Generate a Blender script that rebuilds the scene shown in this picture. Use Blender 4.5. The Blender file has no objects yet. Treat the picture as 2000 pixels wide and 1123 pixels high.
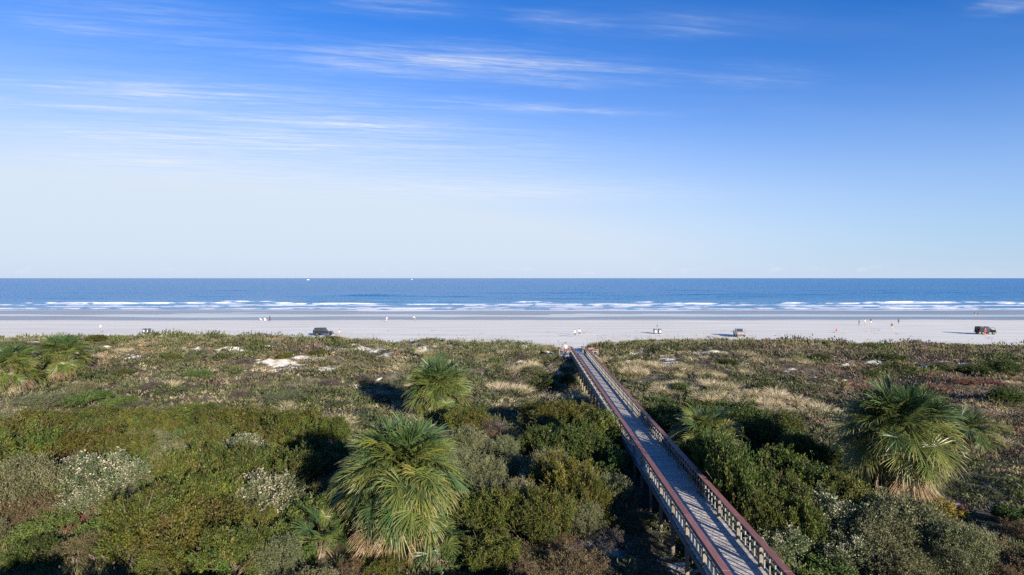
import bpy, bmesh, math, random
import numpy as np
from mathutils import Vector, Matrix, Euler

R = math.radians
random.seed(7)
RNG = np.random.default_rng(7)
scene = bpy.context.scene
COL = scene.collection

# ------------------------------------------------------------------ camera
CAM_H = 13.0
cam_data = bpy.data.cameras.new("camera")
cam_data.sensor_width = 36.0
cam_data.lens = 36.0 * 1150.0 / 2000.0
cam_data.shift_y = -17.5 / 2000.0
cam_data.clip_start = 0.5
cam_data.clip_end = 120000.0
cam = bpy.data.objects.new("camera", cam_data)
cam.location = (0, 0, CAM_H)
cam.rotation_euler = (R(90), 0, 0)
COL.objects.link(cam)
scene.camera = cam

# ------------------------------------------------------------------ light
SUN_EL, SUN_AZ = 14.5, 149.0          # azimuth clockwise from +Y (the view direction)
sd = Vector((math.sin(R(SUN_AZ)) * math.cos(R(SUN_EL)), math.cos(R(SUN_AZ)) * math.cos(R(SUN_EL)), math.sin(R(SUN_EL))))
sun_data = bpy.data.lights.new("sun", 'SUN')
sun_data.energy = 5.0
sun_data.angle = R(0.5)
sun_data.color = (1.0, 0.89, 0.74)
sun = bpy.data.objects.new("sun", sun_data)
sun.rotation_euler = sd.to_track_quat('Z', 'Y').to_euler()
sun.location = (60, -100, 60)
COL.objects.link(sun)

world = bpy.data.worlds.new("World")
scene.world = world
world.use_nodes = True
def build_world():
    nt = world.node_tree
    N, L = nt.nodes, nt.links
    N.clear()
    def math_(op, a, b=None, c=None, clamp=False):
        n = N.new('ShaderNodeMath'); n.operation = op; n.use_clamp = clamp
        for i, v in enumerate((a, b, c)):
            if v is None: continue
            if isinstance(v, (int, float)): n.inputs[i].default_value = v
            else: L.new(v, n.inputs[i])
        return n.outputs[0]
    def smooth(v, lo, hi):
        n = N.new('ShaderNodeMapRange'); n.interpolation_type = 'SMOOTHSTEP'
        L.new(v, n.inputs['Value']); n.inputs['From Min'].default_value = lo; n.inputs['From Max'].default_value = hi
        return n.outputs['Result']
    sky = N.new('ShaderNodeTexSky'); sky.sky_type = 'NISHITA'; sky.sun_disc = False
    sky.sun_elevation = R(SUN_EL); sky.sun_rotation = R(SUN_AZ)
    sky.altitude = 0; sky.air_density = 1.0; sky.dust_density = 0.35; sky.ozone_density = 6.0
    def rgb(op, c1, c2):
        n = N.new('ShaderNodeMix'); n.data_type = 'RGBA'; n.blend_type = op; n.inputs['Factor'].default_value = 1.0
        for sock, v in ((n.inputs[6], c1), (n.inputs[7], c2)):
            if isinstance(v, tuple): sock.default_value = (*v, 1)
            else: L.new(v, sock)
        return n.outputs[2]
    # the camera's contrasty blue rendering of the clear sky
    gam = N.new('ShaderNodeGamma'); gam.inputs[1].default_value = SKY_GAMMA
    L.new(rgb('MULTIPLY', sky.outputs[0], SKY_GAIN), gam.inputs[0])
    tc = N.new('ShaderNodeTexCoord')
    sep = N.new('ShaderNodeSeparateXYZ'); L.new(tc.outputs['Generated'], sep.inputs[0])
    x, y, z = sep.outputs
    zc = math_('MAXIMUM', z, 0.02)
    u = math_('DIVIDE', x, zc); v = math_('DIVIDE', y, zc)      # where the ray meets a high flat cloud sheet
    # streaks follow the upper wind: slightly turned from the x axis
    ca, sa = math.cos(R(10)), math.sin(R(10))
    a = math_('ADD', math_('MULTIPLY', u, ca), math_('MULTIPLY', v, sa))
    b = math_('SUBTRACT', math_('MULTIPLY', v, ca), math_('MULTIPLY', u, sa))
    def noise(sa_, sb_, detail, seed, dist=0.0):
        c = N.new('ShaderNodeCombineXYZ')
        L.new(math_('MULTIPLY', a, sa_), c.inputs[0]); L.new(math_('MULTIPLY', b, sb_), c.inputs[1]); c.inputs[2].default_value = seed
        t = N.new('ShaderNodeTexNoise'); t.inputs['Scale'].default_value = 1.0; t.inputs['Detail'].default_value = detail
        t.inputs['Roughness'].default_value = 0.62; t.inputs['Distortion'].default_value = dist
        L.new(c.outputs[0], t.inputs['Vector']); return t.outputs['Fac']
    fine = noise(1.6, 14.0, 6, 3.1, 0.6)
    broad = noise(0.30, 1.1, 3, 9.0, 0.3)
    veil = noise(0.55, 2.2, 5, 21.0, 0.5)
    veil2 = noise(0.9, 2.6, 4, 33.0, 0.3); veil3 = noise(1.2, 2.0, 4, 47.0, 0.3)
    hair = noise(6.0, 30.0, 6, 5.5, 1.6)
    b0_, a0_ = b, a
    b = math_('ADD', b, math_('MULTIPLY', math_('SUBTRACT', veil2, 0.5), 0.42)); a = math_('ADD', a, math_('MULTIPLY', math_('SUBTRACT', veil3, 0.5), 0.9))
    # cirrus wisps: centre (a, b), half length, half width, strength
    tot = None
    for (ax, bx, hl, hw, st) in CIRRUS:
        da = math_('DIVIDE', math_('SUBTRACT', a, ax), hl)
        db = math_('DIVIDE', math_('SUBTRACT', b, bx), hw)
        d2 = math_('ADD', math_('MULTIPLY', da, da), math_('MULTIPLY', db, db))
        g = math_('MULTIPLY', math_('EXPONENT', math_('MULTIPLY', d2, -1.3)), st)
        tot = g if tot is None else math_('ADD', tot, g)
    wisps = math_('MULTIPLY', tot, math_('ADD', 0.16, math_('MULTIPLY', math_('MULTIPLY', smooth(fine, 0.30, 0.70), math_('ADD', 0.5, smooth(hair, 0.3, 0.7))), 0.85)))
    sheet = math_('MULTIPLY', math_('MULTIPLY', smooth(broad, 0.42, 0.72), smooth(veil, 0.35, 0.8)), 0.05)
    # small far cumulus low over the sea horizon
    c2 = N.new('ShaderNodeCombineXYZ')
    az = math_('DIVIDE', x, math_('MAXIMUM', math_('ABSOLUTE', y), 0.05))
    L.new(math_('MULTIPLY', az, 26.0), c2.inputs[0]); L.new(math_('MULTIPLY', z, 95.0), c2.inputs[1]); L.new(math_('SIGN', y), c2.inputs[2])
    t2 = N.new('ShaderNodeTexNoise'); t2.inputs['Scale'].default_value = 1.0; t2.inputs['Detail'].default_value = 5
    L.new(c2.outputs[0], t2.inputs['Vector'])
    band = math_('MULTIPLY', smooth(z, 0.004, 0.010), math_('SUBTRACT', 1.0, smooth(z, 0.012, 0.026)))
    low = math_('MULTIPLY', math_('MULTIPLY', smooth(t2.outputs['Fac'], 0.52, 0.72), band), 0.35)
    fac = math_('ADD', math_('ADD', wisps, sheet), low, clamp=True)
    fac = math_('MULTIPLY', fac, smooth(z, 0.0, 0.004), clamp=True)
    # thin sea haze in the air, the same all round the horizon, brighter towards and away from the sun
    dot = N.new('ShaderNodeVectorMath'); dot.operation = 'DOT_PRODUCT'; L.new(tc.outputs['Generated'], dot.inputs[0]); dot.inputs[1].default_value = tuple(sd)
    ph = math_('MULTIPLY_ADD', math_('MULTIPLY', dot.outputs['Value'], dot.outputs['Value']), 0.92, 0.17)
    zz = math_('DIVIDE', math_('MAXIMUM', z, 0.0), HAZE_W)
    gz_ = math_('EXPONENT', math_('MULTIPLY', math_('POWER', zz, 2.3), -1.0))
    hz = math_('MULTIPLY', gz_, math_('MULTIPLY_ADD', gz_, 0.38, ph), clamp=True)
    low_h = math_('MULTIPLY', math_('EXPONENT', math_('MULTIPLY', math_('MAXIMUM', z, 0.0), -28.0)), 0.8)
    def mixf(f, c1, c2):
        n = N.new('ShaderNodeMix'); n.data_type = 'RGBA'; L.new(f, n.inputs['Factor']); L.new(c1, n.inputs[6])
        if isinstance(c2, tuple): n.inputs[7].default_value = (*c2, 1)
        else: L.new(c2, n.inputs[7])
        return n.outputs[2]
    c = mixf(hz, gam.outputs[0], HAZE_RGB)
    c = mixf(low_h, c, HAZE_LOW)
    c = mixf(fac, c, CLOUD_RGB)
    c = rgb('MULTIPLY', c, (4.41, 4.41, 4.41))
    bg = N.new('ShaderNodeBackground'); bg.inputs['Strength'].default_value = SKY_STRENGTH
    L.new(c, bg.inputs['Color'])
    out = N.new('ShaderNodeOutputWorld'); L.new(bg.outputs[0], out.inputs[0])
SKY_GAMMA = 1.05
SKY_GAIN = (0.018, 0.132, 0.208)
HAZE_W = 0.262
HAZE_RGB = (0.69, 0.80, 0.935)
HAZE_LOW = (0.60, 0.70, 0.88)
SKY_STRENGTH = 0.10
CLOUD_RGB = (0.80, 0.86, 0.95)
def _cl(x0, y0, x1, y1, hw, st):
    # wisp end points given as horizontal and vertical slopes seen from the beach, turned into sheet coordinates
    pts = []
    for (s, t) in ((x0, y0), (x1, y1)):
        uu, vv = s / t, 1.0 / t
        pts.append((uu * math.cos(R(10)) + vv * math.sin(R(10)), vv * math.cos(R(10)) - uu * math.sin(R(10))))
    (a0, b0), (a1, b1) = pts
    return ((a0 + a1) / 2, (b0 + b1) / 2, abs(a1 - a0) / 2, hw, st)
CIRRUS = [
    _cl(-.36, .377, .22, .347, .20, .55), _cl(-.14, .303, .23, .277, .09, .45),
    _cl(-.90, .335, -.36, .302, .13, .5), _cl(-.92, .302, -.60, .284, .10, .5),
    _cl(-.46, .273, -.08, .247, .24, .5), _cl(-.90, .245, -.24, .225, .42, .6),
    _cl(-.86, .212, -.48, .195, .30, .55), _cl(-.36, .135, .34, .164, 1.1, .75), _cl(-.9, .20, -.2, .17, 1.0, .5),
    _cl(-.9, .30, -.1, .27, .8, .22), _cl(-.5, .22, .2, .21, .9, .3),
    _cl(-.84, .465, -.40, .42, .26, .18), _cl(.02, .455, .14, .425, .10, .22), _cl(-.4, .47, -.05, .47, .10, .18),
    _cl(.15, .42, .45, .44, .12, .17), _cl(.75, .468, .89, .46, .06, .35), _cl(-.87, .44, -.55, .42, .10, .2),
    _cl(.28, .345, .48, .335, .12, .14),
]
build_world()
scene.view_settings.view_transform = 'Standard'
scene.view_settings.look = 'None'
scene.view_settings.gamma = 1.0
scene.view_settings.use_curve_mapping = False
scene.view_settings.exposure = 1.18
scene.cycles.use_denoising = False
scene.cycles.max_bounces = 6
scene.cycles.transparent_max_bounces = 8
scene.render.film_transparent = False

# ------------------------------------------------------------------ noise and terrain
def vnoise(x, y, seed=0):
    x = np.asarray(x, float); y = np.asarray(y, float)
    ix = np.floor(x).astype(np.int64); iy = np.floor(y).astype(np.int64)
    fx = x - ix; fy = y - iy
    fx = fx * fx * (3 - 2 * fx); fy = fy * fy * (3 - 2 * fy)
    def h(i, j):
        n = (i * 374761393 + j * 668265263 + seed * 144269) & 0xffffffff
        n = ((n ^ (n >> 13)) * 1274126177) & 0xffffffff
        return ((n ^ (n >> 16)) & 0xffff) / 65535.0
    a = h(ix, iy); b = h(ix + 1, iy); c = h(ix, iy + 1); d = h(ix + 1, iy + 1)
    return (a + (b - a) * fx) * (1 - fy) + (c + (d - c) * fx) * fy
def fbm(x, y, seed=0, octv=4):
    s = 0.0; amp = 0.5; f = 1.0
    for o in range(octv):
        s = s + amp * (vnoise(np.asarray(x) * f, np.asarray(y) * f, seed + 17 * o) - 0.5); amp *= 0.5; f *= 2.03
    return s          # about -0.45 .. 0.45
def sstep(lo, hi, v):
    t = np.clip((np.asarray(v, float) - lo) / (hi - lo), 0, 1)
    return t * t * (3 - 2 * t)
# foredune crest: lateral position (m, at 92 m out) and height (m)
CREST_X = np.array([-130, -80, -74, -70, -64, -56, -41, -35, -30, -27, -22, -16, -13.5, -8, 0, 7, 12, 20, 24, 34, 40, 48, 56, 64, 70, 80, 130.])
CREST_Z = np.array([3.4, 3.75, 3.85, 3.7, 4.2, 4.35, 4.25, 4.1, 3.8, 4.0, 3.35, 3.2, 3.75, 3.2, 2.95, 2.75, 3.0, 3.4, 3.7, 3.95, 3.6, 3.4, 3.0, 3.1, 2.75, 2.45, 2.3])
CREST_Z = CREST_Z - 0.75
CREST_Z[(CREST_X > -40) & (CREST_X < -24)] -= 0.15
CREST_Z[(CREST_X > 30) & (CREST_X < 42)] -= 0.2
def walk_x(Y):
    return 7.65 + 0.0217 * np.asarray(Y, float)      # centre line of the boardwalk
def dune_h(X, Y):
    X = np.asarray(X, float); Y = np.asarray(Y, float)
    base = 0.85 + (0.9 + 0.9 * sstep(42, 55, Y)) * fbm(X / 7, Y / 6, 3) + (0.35 + 0.55 * sstep(42, 55, Y)) * fbm(X / 2.4, Y / 2.4, 5, 2)
    base = base - 0.8 * np.exp(-(((X - 5.5) / 6) ** 2 + ((Y - 68) / 9) ** 2))
    zc = np.interp(X * 92 / np.clip(Y, 60, 110), CREST_X, CREST_Z)
    s = sstep(60, 93, Y)
    z = base * (1 - s) + (zc + (2.0 * fbm(X / 6, Y / 5, 11, 3) + 0.95 * fbm(X / 2.4, Y / 2.2, 13, 2)) * sstep(110, 90, Y) * (1 - sstep(86, 93, Y) * 0.6)) * s
    z = z * (1 - sstep(95, 110, Y)) + 0.06 * sstep(95, 110, Y)
    z = z + 0.55 * fbm(X / 3.2, Y / 3.0, 17, 2) * sstep(84, 90, Y) * (1 - sstep(95, 100, Y))
    # cut for the path and for the boardwalk
    d = np.abs(X - walk_x(Y))
    path = np.where(Y < 82, 1.5, 2.02 - np.clip(Y - 86, 0, 40) * 0.068)
    cut = (1 - sstep(1.5, 4.2, d)) * sstep(68, 80, Y) * (1 - sstep(112, 122, Y))
    z = np.where(z > path, z * (1 - cut) + path * cut, z)
    return z
WATER_Z = -0.42
def beach_h(X, Y):
    X = np.asarray(X, float); Y = np.asarray(Y, float)
    prof = np.interp(Y, [100, 110, 130, 183, 196, 206, 217, 226, 240, 251, 262, 300], [0.06, 0.05, 0.0, -0.06, -0.24, -0.37, -0.50, -0.37, -0.325, -0.40, -0.60, -1.6])
    w = sstep(180, 205, Y)
    n = fbm(X / 55, Y / 9, 31, 3)
    return prof + w * (0.26 * n + 0.10 * fbm(X / 22, Y / 30, 41, 2)) + (1 - w) * 0.10 * fbm(X / 18, Y / 5, 51, 3)
def ground_h(X, Y):
    t = sstep(104, 110, Y)
    return dune_h(X, Y) * (1 - t) + beach_h(X, Y) * t
def gz(x, y):
    return float(ground_h(np.array([x]), np.array([y]))[0])
# bare sand on the dune: x, y, radius x, radius y, amount
SAND_SPOTS = [(-28.5, 78, 4.2, 3.4, 1.0), (-24.5, 76, 3.4, 2.4, 0.9), (-33, 74, 3.5, 1.6, 0.6), (-41, 84, 3, 2, .6), (-21, 88, 4.5, 2.2, .8), (-13.5, 90, 4.5, 3.0, 1.0),
              (-62, 84, 3, 3, .8), (-70, 76, 3, 3, .8), (-66, 88, 3, 2, .7), (-52, 80, 3, 2, .5), (-4, 82, 3, 1.5, .5), (21, 78, 2.6, 1.6, .8), (29, 84, 3, 1.4, .5),
              (32, 77, 3, 1.2, .5), (13.6, 88, 2.4, 3, .8), (58, 82, 2, 1.5, .7), (52, 80, 2, 1.2, .5), (-57, 64, 3, 2.2, .9), (12, 60, 3, 2, .3),
              (3.2, 26.0, 2.4, 1.2, .75), (5.5, 25.0, 2.0, 1.5, .6), (-9.5, 24.5, 1.6, .9, .6), (25, 27, 3, 1.6, .55), (22.5, 32, 3, 1.8, .5), (1.5, 31.5, 1.6, 1.4, .4)]
def sand_amount(X, Y):
    X = np.asarray(X, float); Y = np.asarray(Y, float)
    s = np.zeros_like(X)
    for (a, b, rx, ry, k) in SAND_SPOTS:
        s = np.maximum(s, k * np.exp(-(((X - a) / rx) ** 2 + ((Y - b) / ry) ** 2)))
    n = fbm(X / 3.0, Y / 1.6, 71, 4) + 0.6 * fbm(X / 1.1, Y / 0.8, 72, 3)
    far = sstep(56, 80, Y)
    s = s * 0.45 + 1.35 * n + 0.13 * far
    v = sstep(0.32, 0.56, s)
    v = np.maximum(v, sstep(97, 101, Y + 3 * fbm(X / 6, Y / 6, 77)))
    d = np.abs(X - walk_x(Y))
    v = np.maximum(v, (1 - sstep(1.3, 2.6, d + 1.5 * fbm(X, Y, 79))) * sstep(82, 86, Y))
    return v

# ------------------------------------------------------------------ where things stand (metres)
# shrubs: x, y, radius, height
SHRUB_SPOTS = {
    'dark': [
        (10.95, 26.2, 1.15, 2.6), (11, 28.6, 1.25, 3.3), (11.1, 31, 1.4, 3.7), (11.1, 33.4, 1.2, 3.3), (11.2, 35.6, 0.95, 2.3), (-11.62, 32.6, 1.28, 2.48), (-2.08, 28.15, 1.47, 1.93), (5.76, 40.14, 1.57, 2.98),
        (1.52, 38.74, 1.35, 2.26), (3.59, 37.49, 1.96, 2.53), (5.35, 37.29, 1.78, 2.04), (0.81, 26.64, 1.39, 1.76), (12.68, 46.75, 2.24, 2.38), (17.39, 44.45, 2.22, 2.96), (20.76, 45.05, 2.15, 2.01), (16.81, 39.86, 1.91, 2.78),
        (10.92, 42.56, 1.48, 1.98), (18.1, 37.18, 1.45, 2.36), (11.01, 28.78, 1.75, 3.79), (14.41, 31.87, 1.8, 2.72), (15.06, 29.87, 1.56, 2.56), (12.04, 28.84, 1.88, 2.42), (10.46, 29.44, 1.28, 2.89), (15.71, 28.24, 1.35, 2.6),
        (19.35, 36.78, 1.6, 1.92), (11.46, 26.36, 1.26, 1.79), (12.56, 25.79, 1.12, 2.64), (-38.87, 78.42, 1.19, 0.8), (-70.73, 93.5, 1.71, 1.05), (-62.48, 88.7, 1.48, 0.94), (-27.01, 81.75, 1.49, 0.78), (57.12, 72.99, 2.44, 1.45),
        (60.93, 72.61, 2.21, 1.59), (46.6, 55.83, 1.7, 1.56), (50.64, 78.69, 1.68, 0.82), (42.92, 71.54, 1.31, 0.87), (3.6, 68.98, 1.89, 1.01), (6.76, 70.7, 1.29, 1.17), (-46.07, 69.71, 1.27, 0.7), (27.85, 76.26, 1.39, 0.84),
        (26.78, 61.59, 1.12, 0.97), (41.89, 80.3, 1.47, 0.76), (17.6, 77.86, 1.42, 0.61), (-2.69, 77.34, 1.41, 0.72), (-19, 17.5, 1.8, 2.6), (-12, 17.2, 1.6, 2.5), (-8.5, 16, 1.8, 2.7), (-22.5, 19, 1.5, 2.2),
        (-1.5, 15.2, 1.5, 2.4), (13, 17, 1.6, 2.4), (-17.5, 14, 1.8, 3.2), (-11, 13.6, 1.8, 3.2), (-1.78, 19.28, 1.29, 1.17), (16.74, 34.74, 1.07, 1.1), (-0.02, 21.05, 1.09, 1.23), (2.49, 40.98, 1.04, 1.25),
        (-4.31, 28.47, 1.21, 1.2), (17.66, 31.5, 1.48, 1.72), (-41.86, 44.2, 1.39, 1.54), (-9.03, 33.48, 1.18, 1.71), (19.71, 39.32, 1.07, 1), (-15.3, 36.33, 1.49, 1.59), (19.36, 41.79, 1.55, 1.74), (1.12, 19.86, 1.13, 1.74),
        (-3.62, 30.53, 1.19, 1.49), (-43.9, 46.83, 1.36, 1.57), (-5.38, 30.17, 1.04, 1.49), (-11.55, 35.91, 1.55, 1.34), (15.46, 36.75, 1.34, 1.01), (-20.57, 25.72, 1.34, 1.05), (-12.95, 38.32, 1.1, 1.74), (-10.52, 20.63, 1, 1.48),
        (4.84, 41.75, 1.07, 1.37), (3.03, 42.75, 1.14, 1.49), (12.88, 41.11, 1.5, 1.18), (6.33, 42.81, 1.14, 1.11), (22.63, 24.01, 1.16, 1.43), (15.22, 34.32, 1.02, 1.78), (-8.64, 35.69, 1.15, 1.54), (16.85, 41.99, 1.13, 1.71),
        (14.12, 19.19, 1.17, 1.13), (12.71, 42.96, 1.07, 1.35), (14.81, 38.9, 1.19, 1.1),
    ],
    'groundsel': [
        (-39.78, 47.16, 1.85, 1.6), (-18.26, 39.61, 1.64, 1.6), (-23.13, 32.83, 2.85, 2.4), (-12.35, 29.6, 2.32, 2.2), (-22.05, 30.19, 1.44, 1.5), (1.2, 32.73, 1.21, 1.7), (14.08, 26.98, 2.23, 2.3), (11.93, 25.18, 1.64, 1.8),
        (14.3, 24.18, 1.47, 1.6), (-16.66, 38.22, 1.07, 1.66), (-41.77, 46.09, 1.11, 1.06), (-0.12, 31.53, 1.14, 1.17),
    ],
    'grey': [
        (-42.5, 53.71, 2.57, 1.28), (-23.35, 38.92, 2.03, 1.67), (-20.93, 36.75, 1.36, 1.93), (-24.96, 30.54, 2.12, 3), (-19.8, 32.06, 1.67, 1.68), (-25.77, 30.24, 1.45, 1.93), (-9.32, 23.29, 1.32, 1.62), (-3.28, 37.73, 1.8, 2.54),
        (-3.04, 33.33, 1.45, 2.38), (-1.59, 33.17, 1.66, 2.01), (-0.34, 39.19, 1.28, 1.62), (0.3, 34.38, 1.35, 1.67), (0.13, 29.38, 1.28, 2.07), (5.37, 31.65, 1.24, 1.73), (3.31, 27.2, 1.3, 1.52), (17.33, 25.22, 2.74, 2.55),
        (15.81, 25.09, 1.64, 2.31), (17.59, 23.38, 1.63, 2.32), (15.33, 22.9, 1.69, 1.49), (55.08, 74.52, 1.81, 1.33), (5.63, 81, 1.48, 1.21), (-22.35, 58.41, 2.29, 0.98), (2.54, 73, 1.78, 1.18), (-75.07, 88.09, 2.14, 0.86),
        (-42.01, 57.52, 1.58, 1.71), (13.55, 77.89, 1.19, 0.57), (-10.5, 71.05, 1.3, 0.61), (-6.85, 38.62, 1.29, 1.29), (-9.07, 19.54, 1.44, 1.42), (-3.5, 39.9, 1.23, 1.55), (-3.26, 20.93, 0.67, 0.41), (6.02, 23.33, 0.67, 0.67),
        (-23.8, 26.09, 1.34, 1.75), (-35.18, 41.41, 1.31, 1.35), (-28.62, 31.58, 1.59, 1.51), (14.34, 42.32, 1.05, 1.74), (-4.85, 32.37, 1.38, 1.49), (-6.48, 20.71, 0.67, 0.46), (-6.63, 36.59, 1.31, 1.03), (-25.06, 41.01, 1.13, 1.6),
        (-7.11, 32.11, 1.29, 1.45), (-4.9, 35.6, 1.34, 1.77), (17.84, 20.82, 1.02, 1.31), (-0.55, 37.36, 1.33, 1.8), (-7.69, 22.1, 1.36, 1.17), (16.36, 19.51, 1.22, 1.19), (2.23, 35.22, 1.43, 1.66), (-1.55, 30.38, 1.17, 1.65),
        (18.32, 33.6, 1.3, 1.3), (5.04, 30.17, 0.61, 0.45), (-2.82, 35.6, 1.12, 1.27), (5.05, 24.1, 0.76, 0.62), (6.33, 29.43, 0.87, 0.57), (-27.51, 29.34, 1.19, 1.17), (5.86, 33.83, 0.67, 0.53), (-22.26, 35.44, 1.07, 1.24),
        (-26.11, 27.71, 1.34, 1.41), (3.69, 19.45, 0.66, 0.6), (19.4, 20.5, 1.22, 1.06), (10.15, 23.61, 1.02, 1.34), (-18.27, 44.95, 1.21, 1.37), (-5.23, 37.51, 1, 1.56), (-9.02, 30.23, 1.04, 1.21),
    ],
    'bright': [
        (-39.06, 54.77, 2.14, 1.2), (-35.55, 53.44, 1.63, 1.2), (-23.44, 37.7, 0.98, 1.5), (-19.38, 38.43, 1, 1.2), (-22.4, 28, 1.46, 1.1), (-18.91, 27.71, 1.45, 1.1), (-16.66, 26.07, 1.25, 1.1), (-8.76, 25.17, 0.99, 0.9),
        (-2.45, 24.48, 1.06, 0.9), (15.17, 26.24, 1.25, 1.8), (12.88, 23.7, 1.24, 1), (20.92, 24.3, 0.95, 1.2), (24.97, 29.15, 0.89, 0.8), (-36.54, 68.32, 1.56, 1.12), (18.24, 63.17, 1.15, 0.88), (14.51, 57.13, 1.49, 0.8),
        (4.46, 34.68, 1.29, 1.18), (-23.12, 41.98, 1.31, 1.46), (10.67, 22.03, 1.34, 1.31), (-11.17, 38.57, 1.15, 1.5), (-17.69, 36.75, 1.48, 1.49), (-7.51, 29.18, 1.57, 1.39), (24.38, 26.71, 1.04, 1.76), (12.32, 21.06, 1.36, 1.15),
        (-9.43, 27.84, 1.27, 1.72), (-7.3, 26.83, 1.32, 1.5), (-7.44, 34.39, 1.17, 1.75), (-10.14, 25.57, 1.01, 1.38), (6.14, 35.4, 1.03, 1.74), (-29.08, 33.67, 1.06, 1.57), (20.88, 22.11, 1.07, 1.73),
    ],
    'wax': [
        (-36.16, 44.24, 2.69, 2.18), (-33.63, 46.6, 3.04, 1.81), (-28.92, 45.56, 2.38, 2.14), (-26.74, 48.04, 3.13, 2.13), (-21.09, 45.77, 2.99, 2.34), (-15.74, 42.09, 2.38, 2.8), (-13, 41.52, 1.44, 2.35), (-30.24, 36.22, 2.68, 2.64),
        (-27.66, 37.42, 2.77, 2.4), (-24.2, 36.87, 1.76, 2.35), (-15.62, 40.82, 2.31, 1.8), (-21.03, 40.32, 1.93, 2.06), (-17.42, 32.32, 2.25, 2.78), (-15.18, 33.58, 2.34, 2.47), (-24.78, 31.67, 1.51, 1.57), (-14.31, 28.38, 1.48, 2.76),
        (-16.03, 26.34, 2.18, 2.74), (-13.71, 25.43, 2.21, 2.33), (-11.25, 23.52, 1.53, 2.17), (-14.17, 24.32, 1.37, 1.38), (-3.82, 46.2, 1.81, 1.85), (-2.55, 45.15, 1.57, 1.72), (-0.84, 27.67, 1.44, 2.02), (2.91, 47.77, 2.7, 2.1),
        (5.31, 46.96, 2.35, 2.05), (2.68, 30.76, 1.74, 2.98), (3.55, 29.18, 1.33, 2.49), (1.8, 27.56, 1.44, 2.12), (-1.06, 24.44, 1.49, 1.34), (-5.03, 24.12, 1.15, 0.76), (15.66, 46.19, 2.41, 2.73), (13.25, 27.7, 1.45, 2.54),
        (-45.11, 78.6, 0.96, 0.75), (-30.65, 80.1, 1.46, 0.7), (-29.25, 94.77, 1.73, 0.72), (-24.88, 92.32, 1.4, 0.46), (-15.5, 16.5, 1.7, 2.8), (-5, 15.5, 1.6, 2.6), (11.33, 18.92, 1.04, 1.52), (17.87, 28.96, 1.25, 1.57),
        (3.16, 18.6, 0.65, 0.39), (-33.11, 38.37, 1.24, 1.5), (-18.8, 42.82, 1.29, 1.76), (-32.99, 34.85, 1.51, 1.45), (-23.97, 44.06, 1.2, 1.29), (-33.1, 43.35, 1.12, 1.25), (-34.74, 36.84, 1.26, 1.19), (-1.65, 21.76, 1.17, 1.02),
        (-36.27, 38.57, 1.54, 1.16), (-29.04, 40.63, 1.34, 1.5), (-26.91, 42.54, 1.4, 1.36), (-30.96, 33.15, 1.39, 1.19), (-9.32, 38.15, 1.08, 1.47), (-32.35, 41.63, 1.26, 1.63), (-14.9, 30.86, 1.43, 1.75), (-19.82, 35.36, 1.18, 1.14),
        (5.02, 18.53, 0.83, 0.42), (-16.64, 28.62, 1.07, 1.02), (-15.51, 46.72, 1.09, 1), (-38.14, 41.33, 1.03, 1.01), (-30.92, 39.03, 1.44, 1.33), (-27.08, 33.9, 1.45, 1.15), (-30.37, 42.09, 1.02, 1.25), (-26.26, 44.79, 1.34, 1.59),
        (-6.09, 18.85, 1.01, 1.53), (5.4, 21.68, 0.62, 0.61), (-11.73, 26.92, 1.12, 1.6), (-3.64, 18.97, 1.22, 1.56), (-25.4, 35, 1.06, 1.34), (4.76, 28.22, 0.71, 0.66), (3.16, 33.68, 1, 1.58), (-23.98, 46.64, 1.03, 1.78),
        (-28.84, 42.68, 1.13, 1.47), (-31.34, 44.18, 1.12, 1.66), (-21.41, 42.54, 1.2, 1.52),
    ],
    'brown': [
        (-23.81, 29.13, 1.77, 1.5), (0.32, 24.48, 1.38, 1), (2.11, 25.58, 1.22, 0.8), (5.73, 26.34, 1.03, 0.7), (-6.49, 24.09, 1.05, 0.6), (19.92, 24.24, 1.37, 1.5), (-16.36, 45.21, 1.34, 1.41), (-5.24, 20.04, 0.84, 0.41),
        (-39.63, 43.19, 1.36, 1.72), (23, 26.27, 1.02, 1.28), (5.91, 28.11, 0.73, 0.61), (2.54, 23.08, 1.4, 1.35), (-9.63, 31.71, 1.22, 1.49), (0.37, 42.3, 1.08, 1.1), (6.18, 32.87, 0.72, 0.56), (23.12, 33.73, 1.3, 1.64),
        (4.86, 19.89, 0.64, 0.42), (-1.36, 41.65, 1.36, 1.32), (4.36, 33.02, 0.64, 0.67), (4.79, 22.91, 0.91, 0.61), (3.75, 20.55, 0.73, 0.42), (-6.45, 22.83, 0.68, 0.55), (2.39, 20.93, 1.03, 1.07), (-19.66, 29.81, 1.5, 1.29),
        (-14.37, 44.55, 1.59, 1.59), (6, 24.95, 0.73, 0.55), (-2.13, 23.16, 0.74, 0.41), (0.55, 22.56, 1.06, 1.12), (19.37, 22.43, 1.06, 1.34), (-18.46, 25.59, 1.4, 1.17), (19.85, 28.11, 1.29, 1.12), (21.2, 33.73, 1.32, 1.33),
    ],
    'rust': [
        (-21.27, 28.95, 1.01, 0.7), (23.21, 30.61, 0.53, 0.5), (49.5, 64.69, 1.58, 0.62), (53.25, 65.15, 1.78, 0.62), (44.63, 61.83, 1.69, 0.62), (58.7, 68.19, 1.25, 0.62),
    ],
    'purple': [
        (-1.35, 44.52, 1.55, 1.5), (4.14, 26.44, 1.26, 0.8), (-27.63, 61.12, 1.49, 1), (-34.84, 53.42, 2.09, 0.8), (-17.67, 68.89, 1.26, 0.75), (-37.84, 62.16, 1.32, 0.88), (-20.15, 66.2, 1.41, 0.88), (-12.97, 60.89, 2.12, 0.7),
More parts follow.
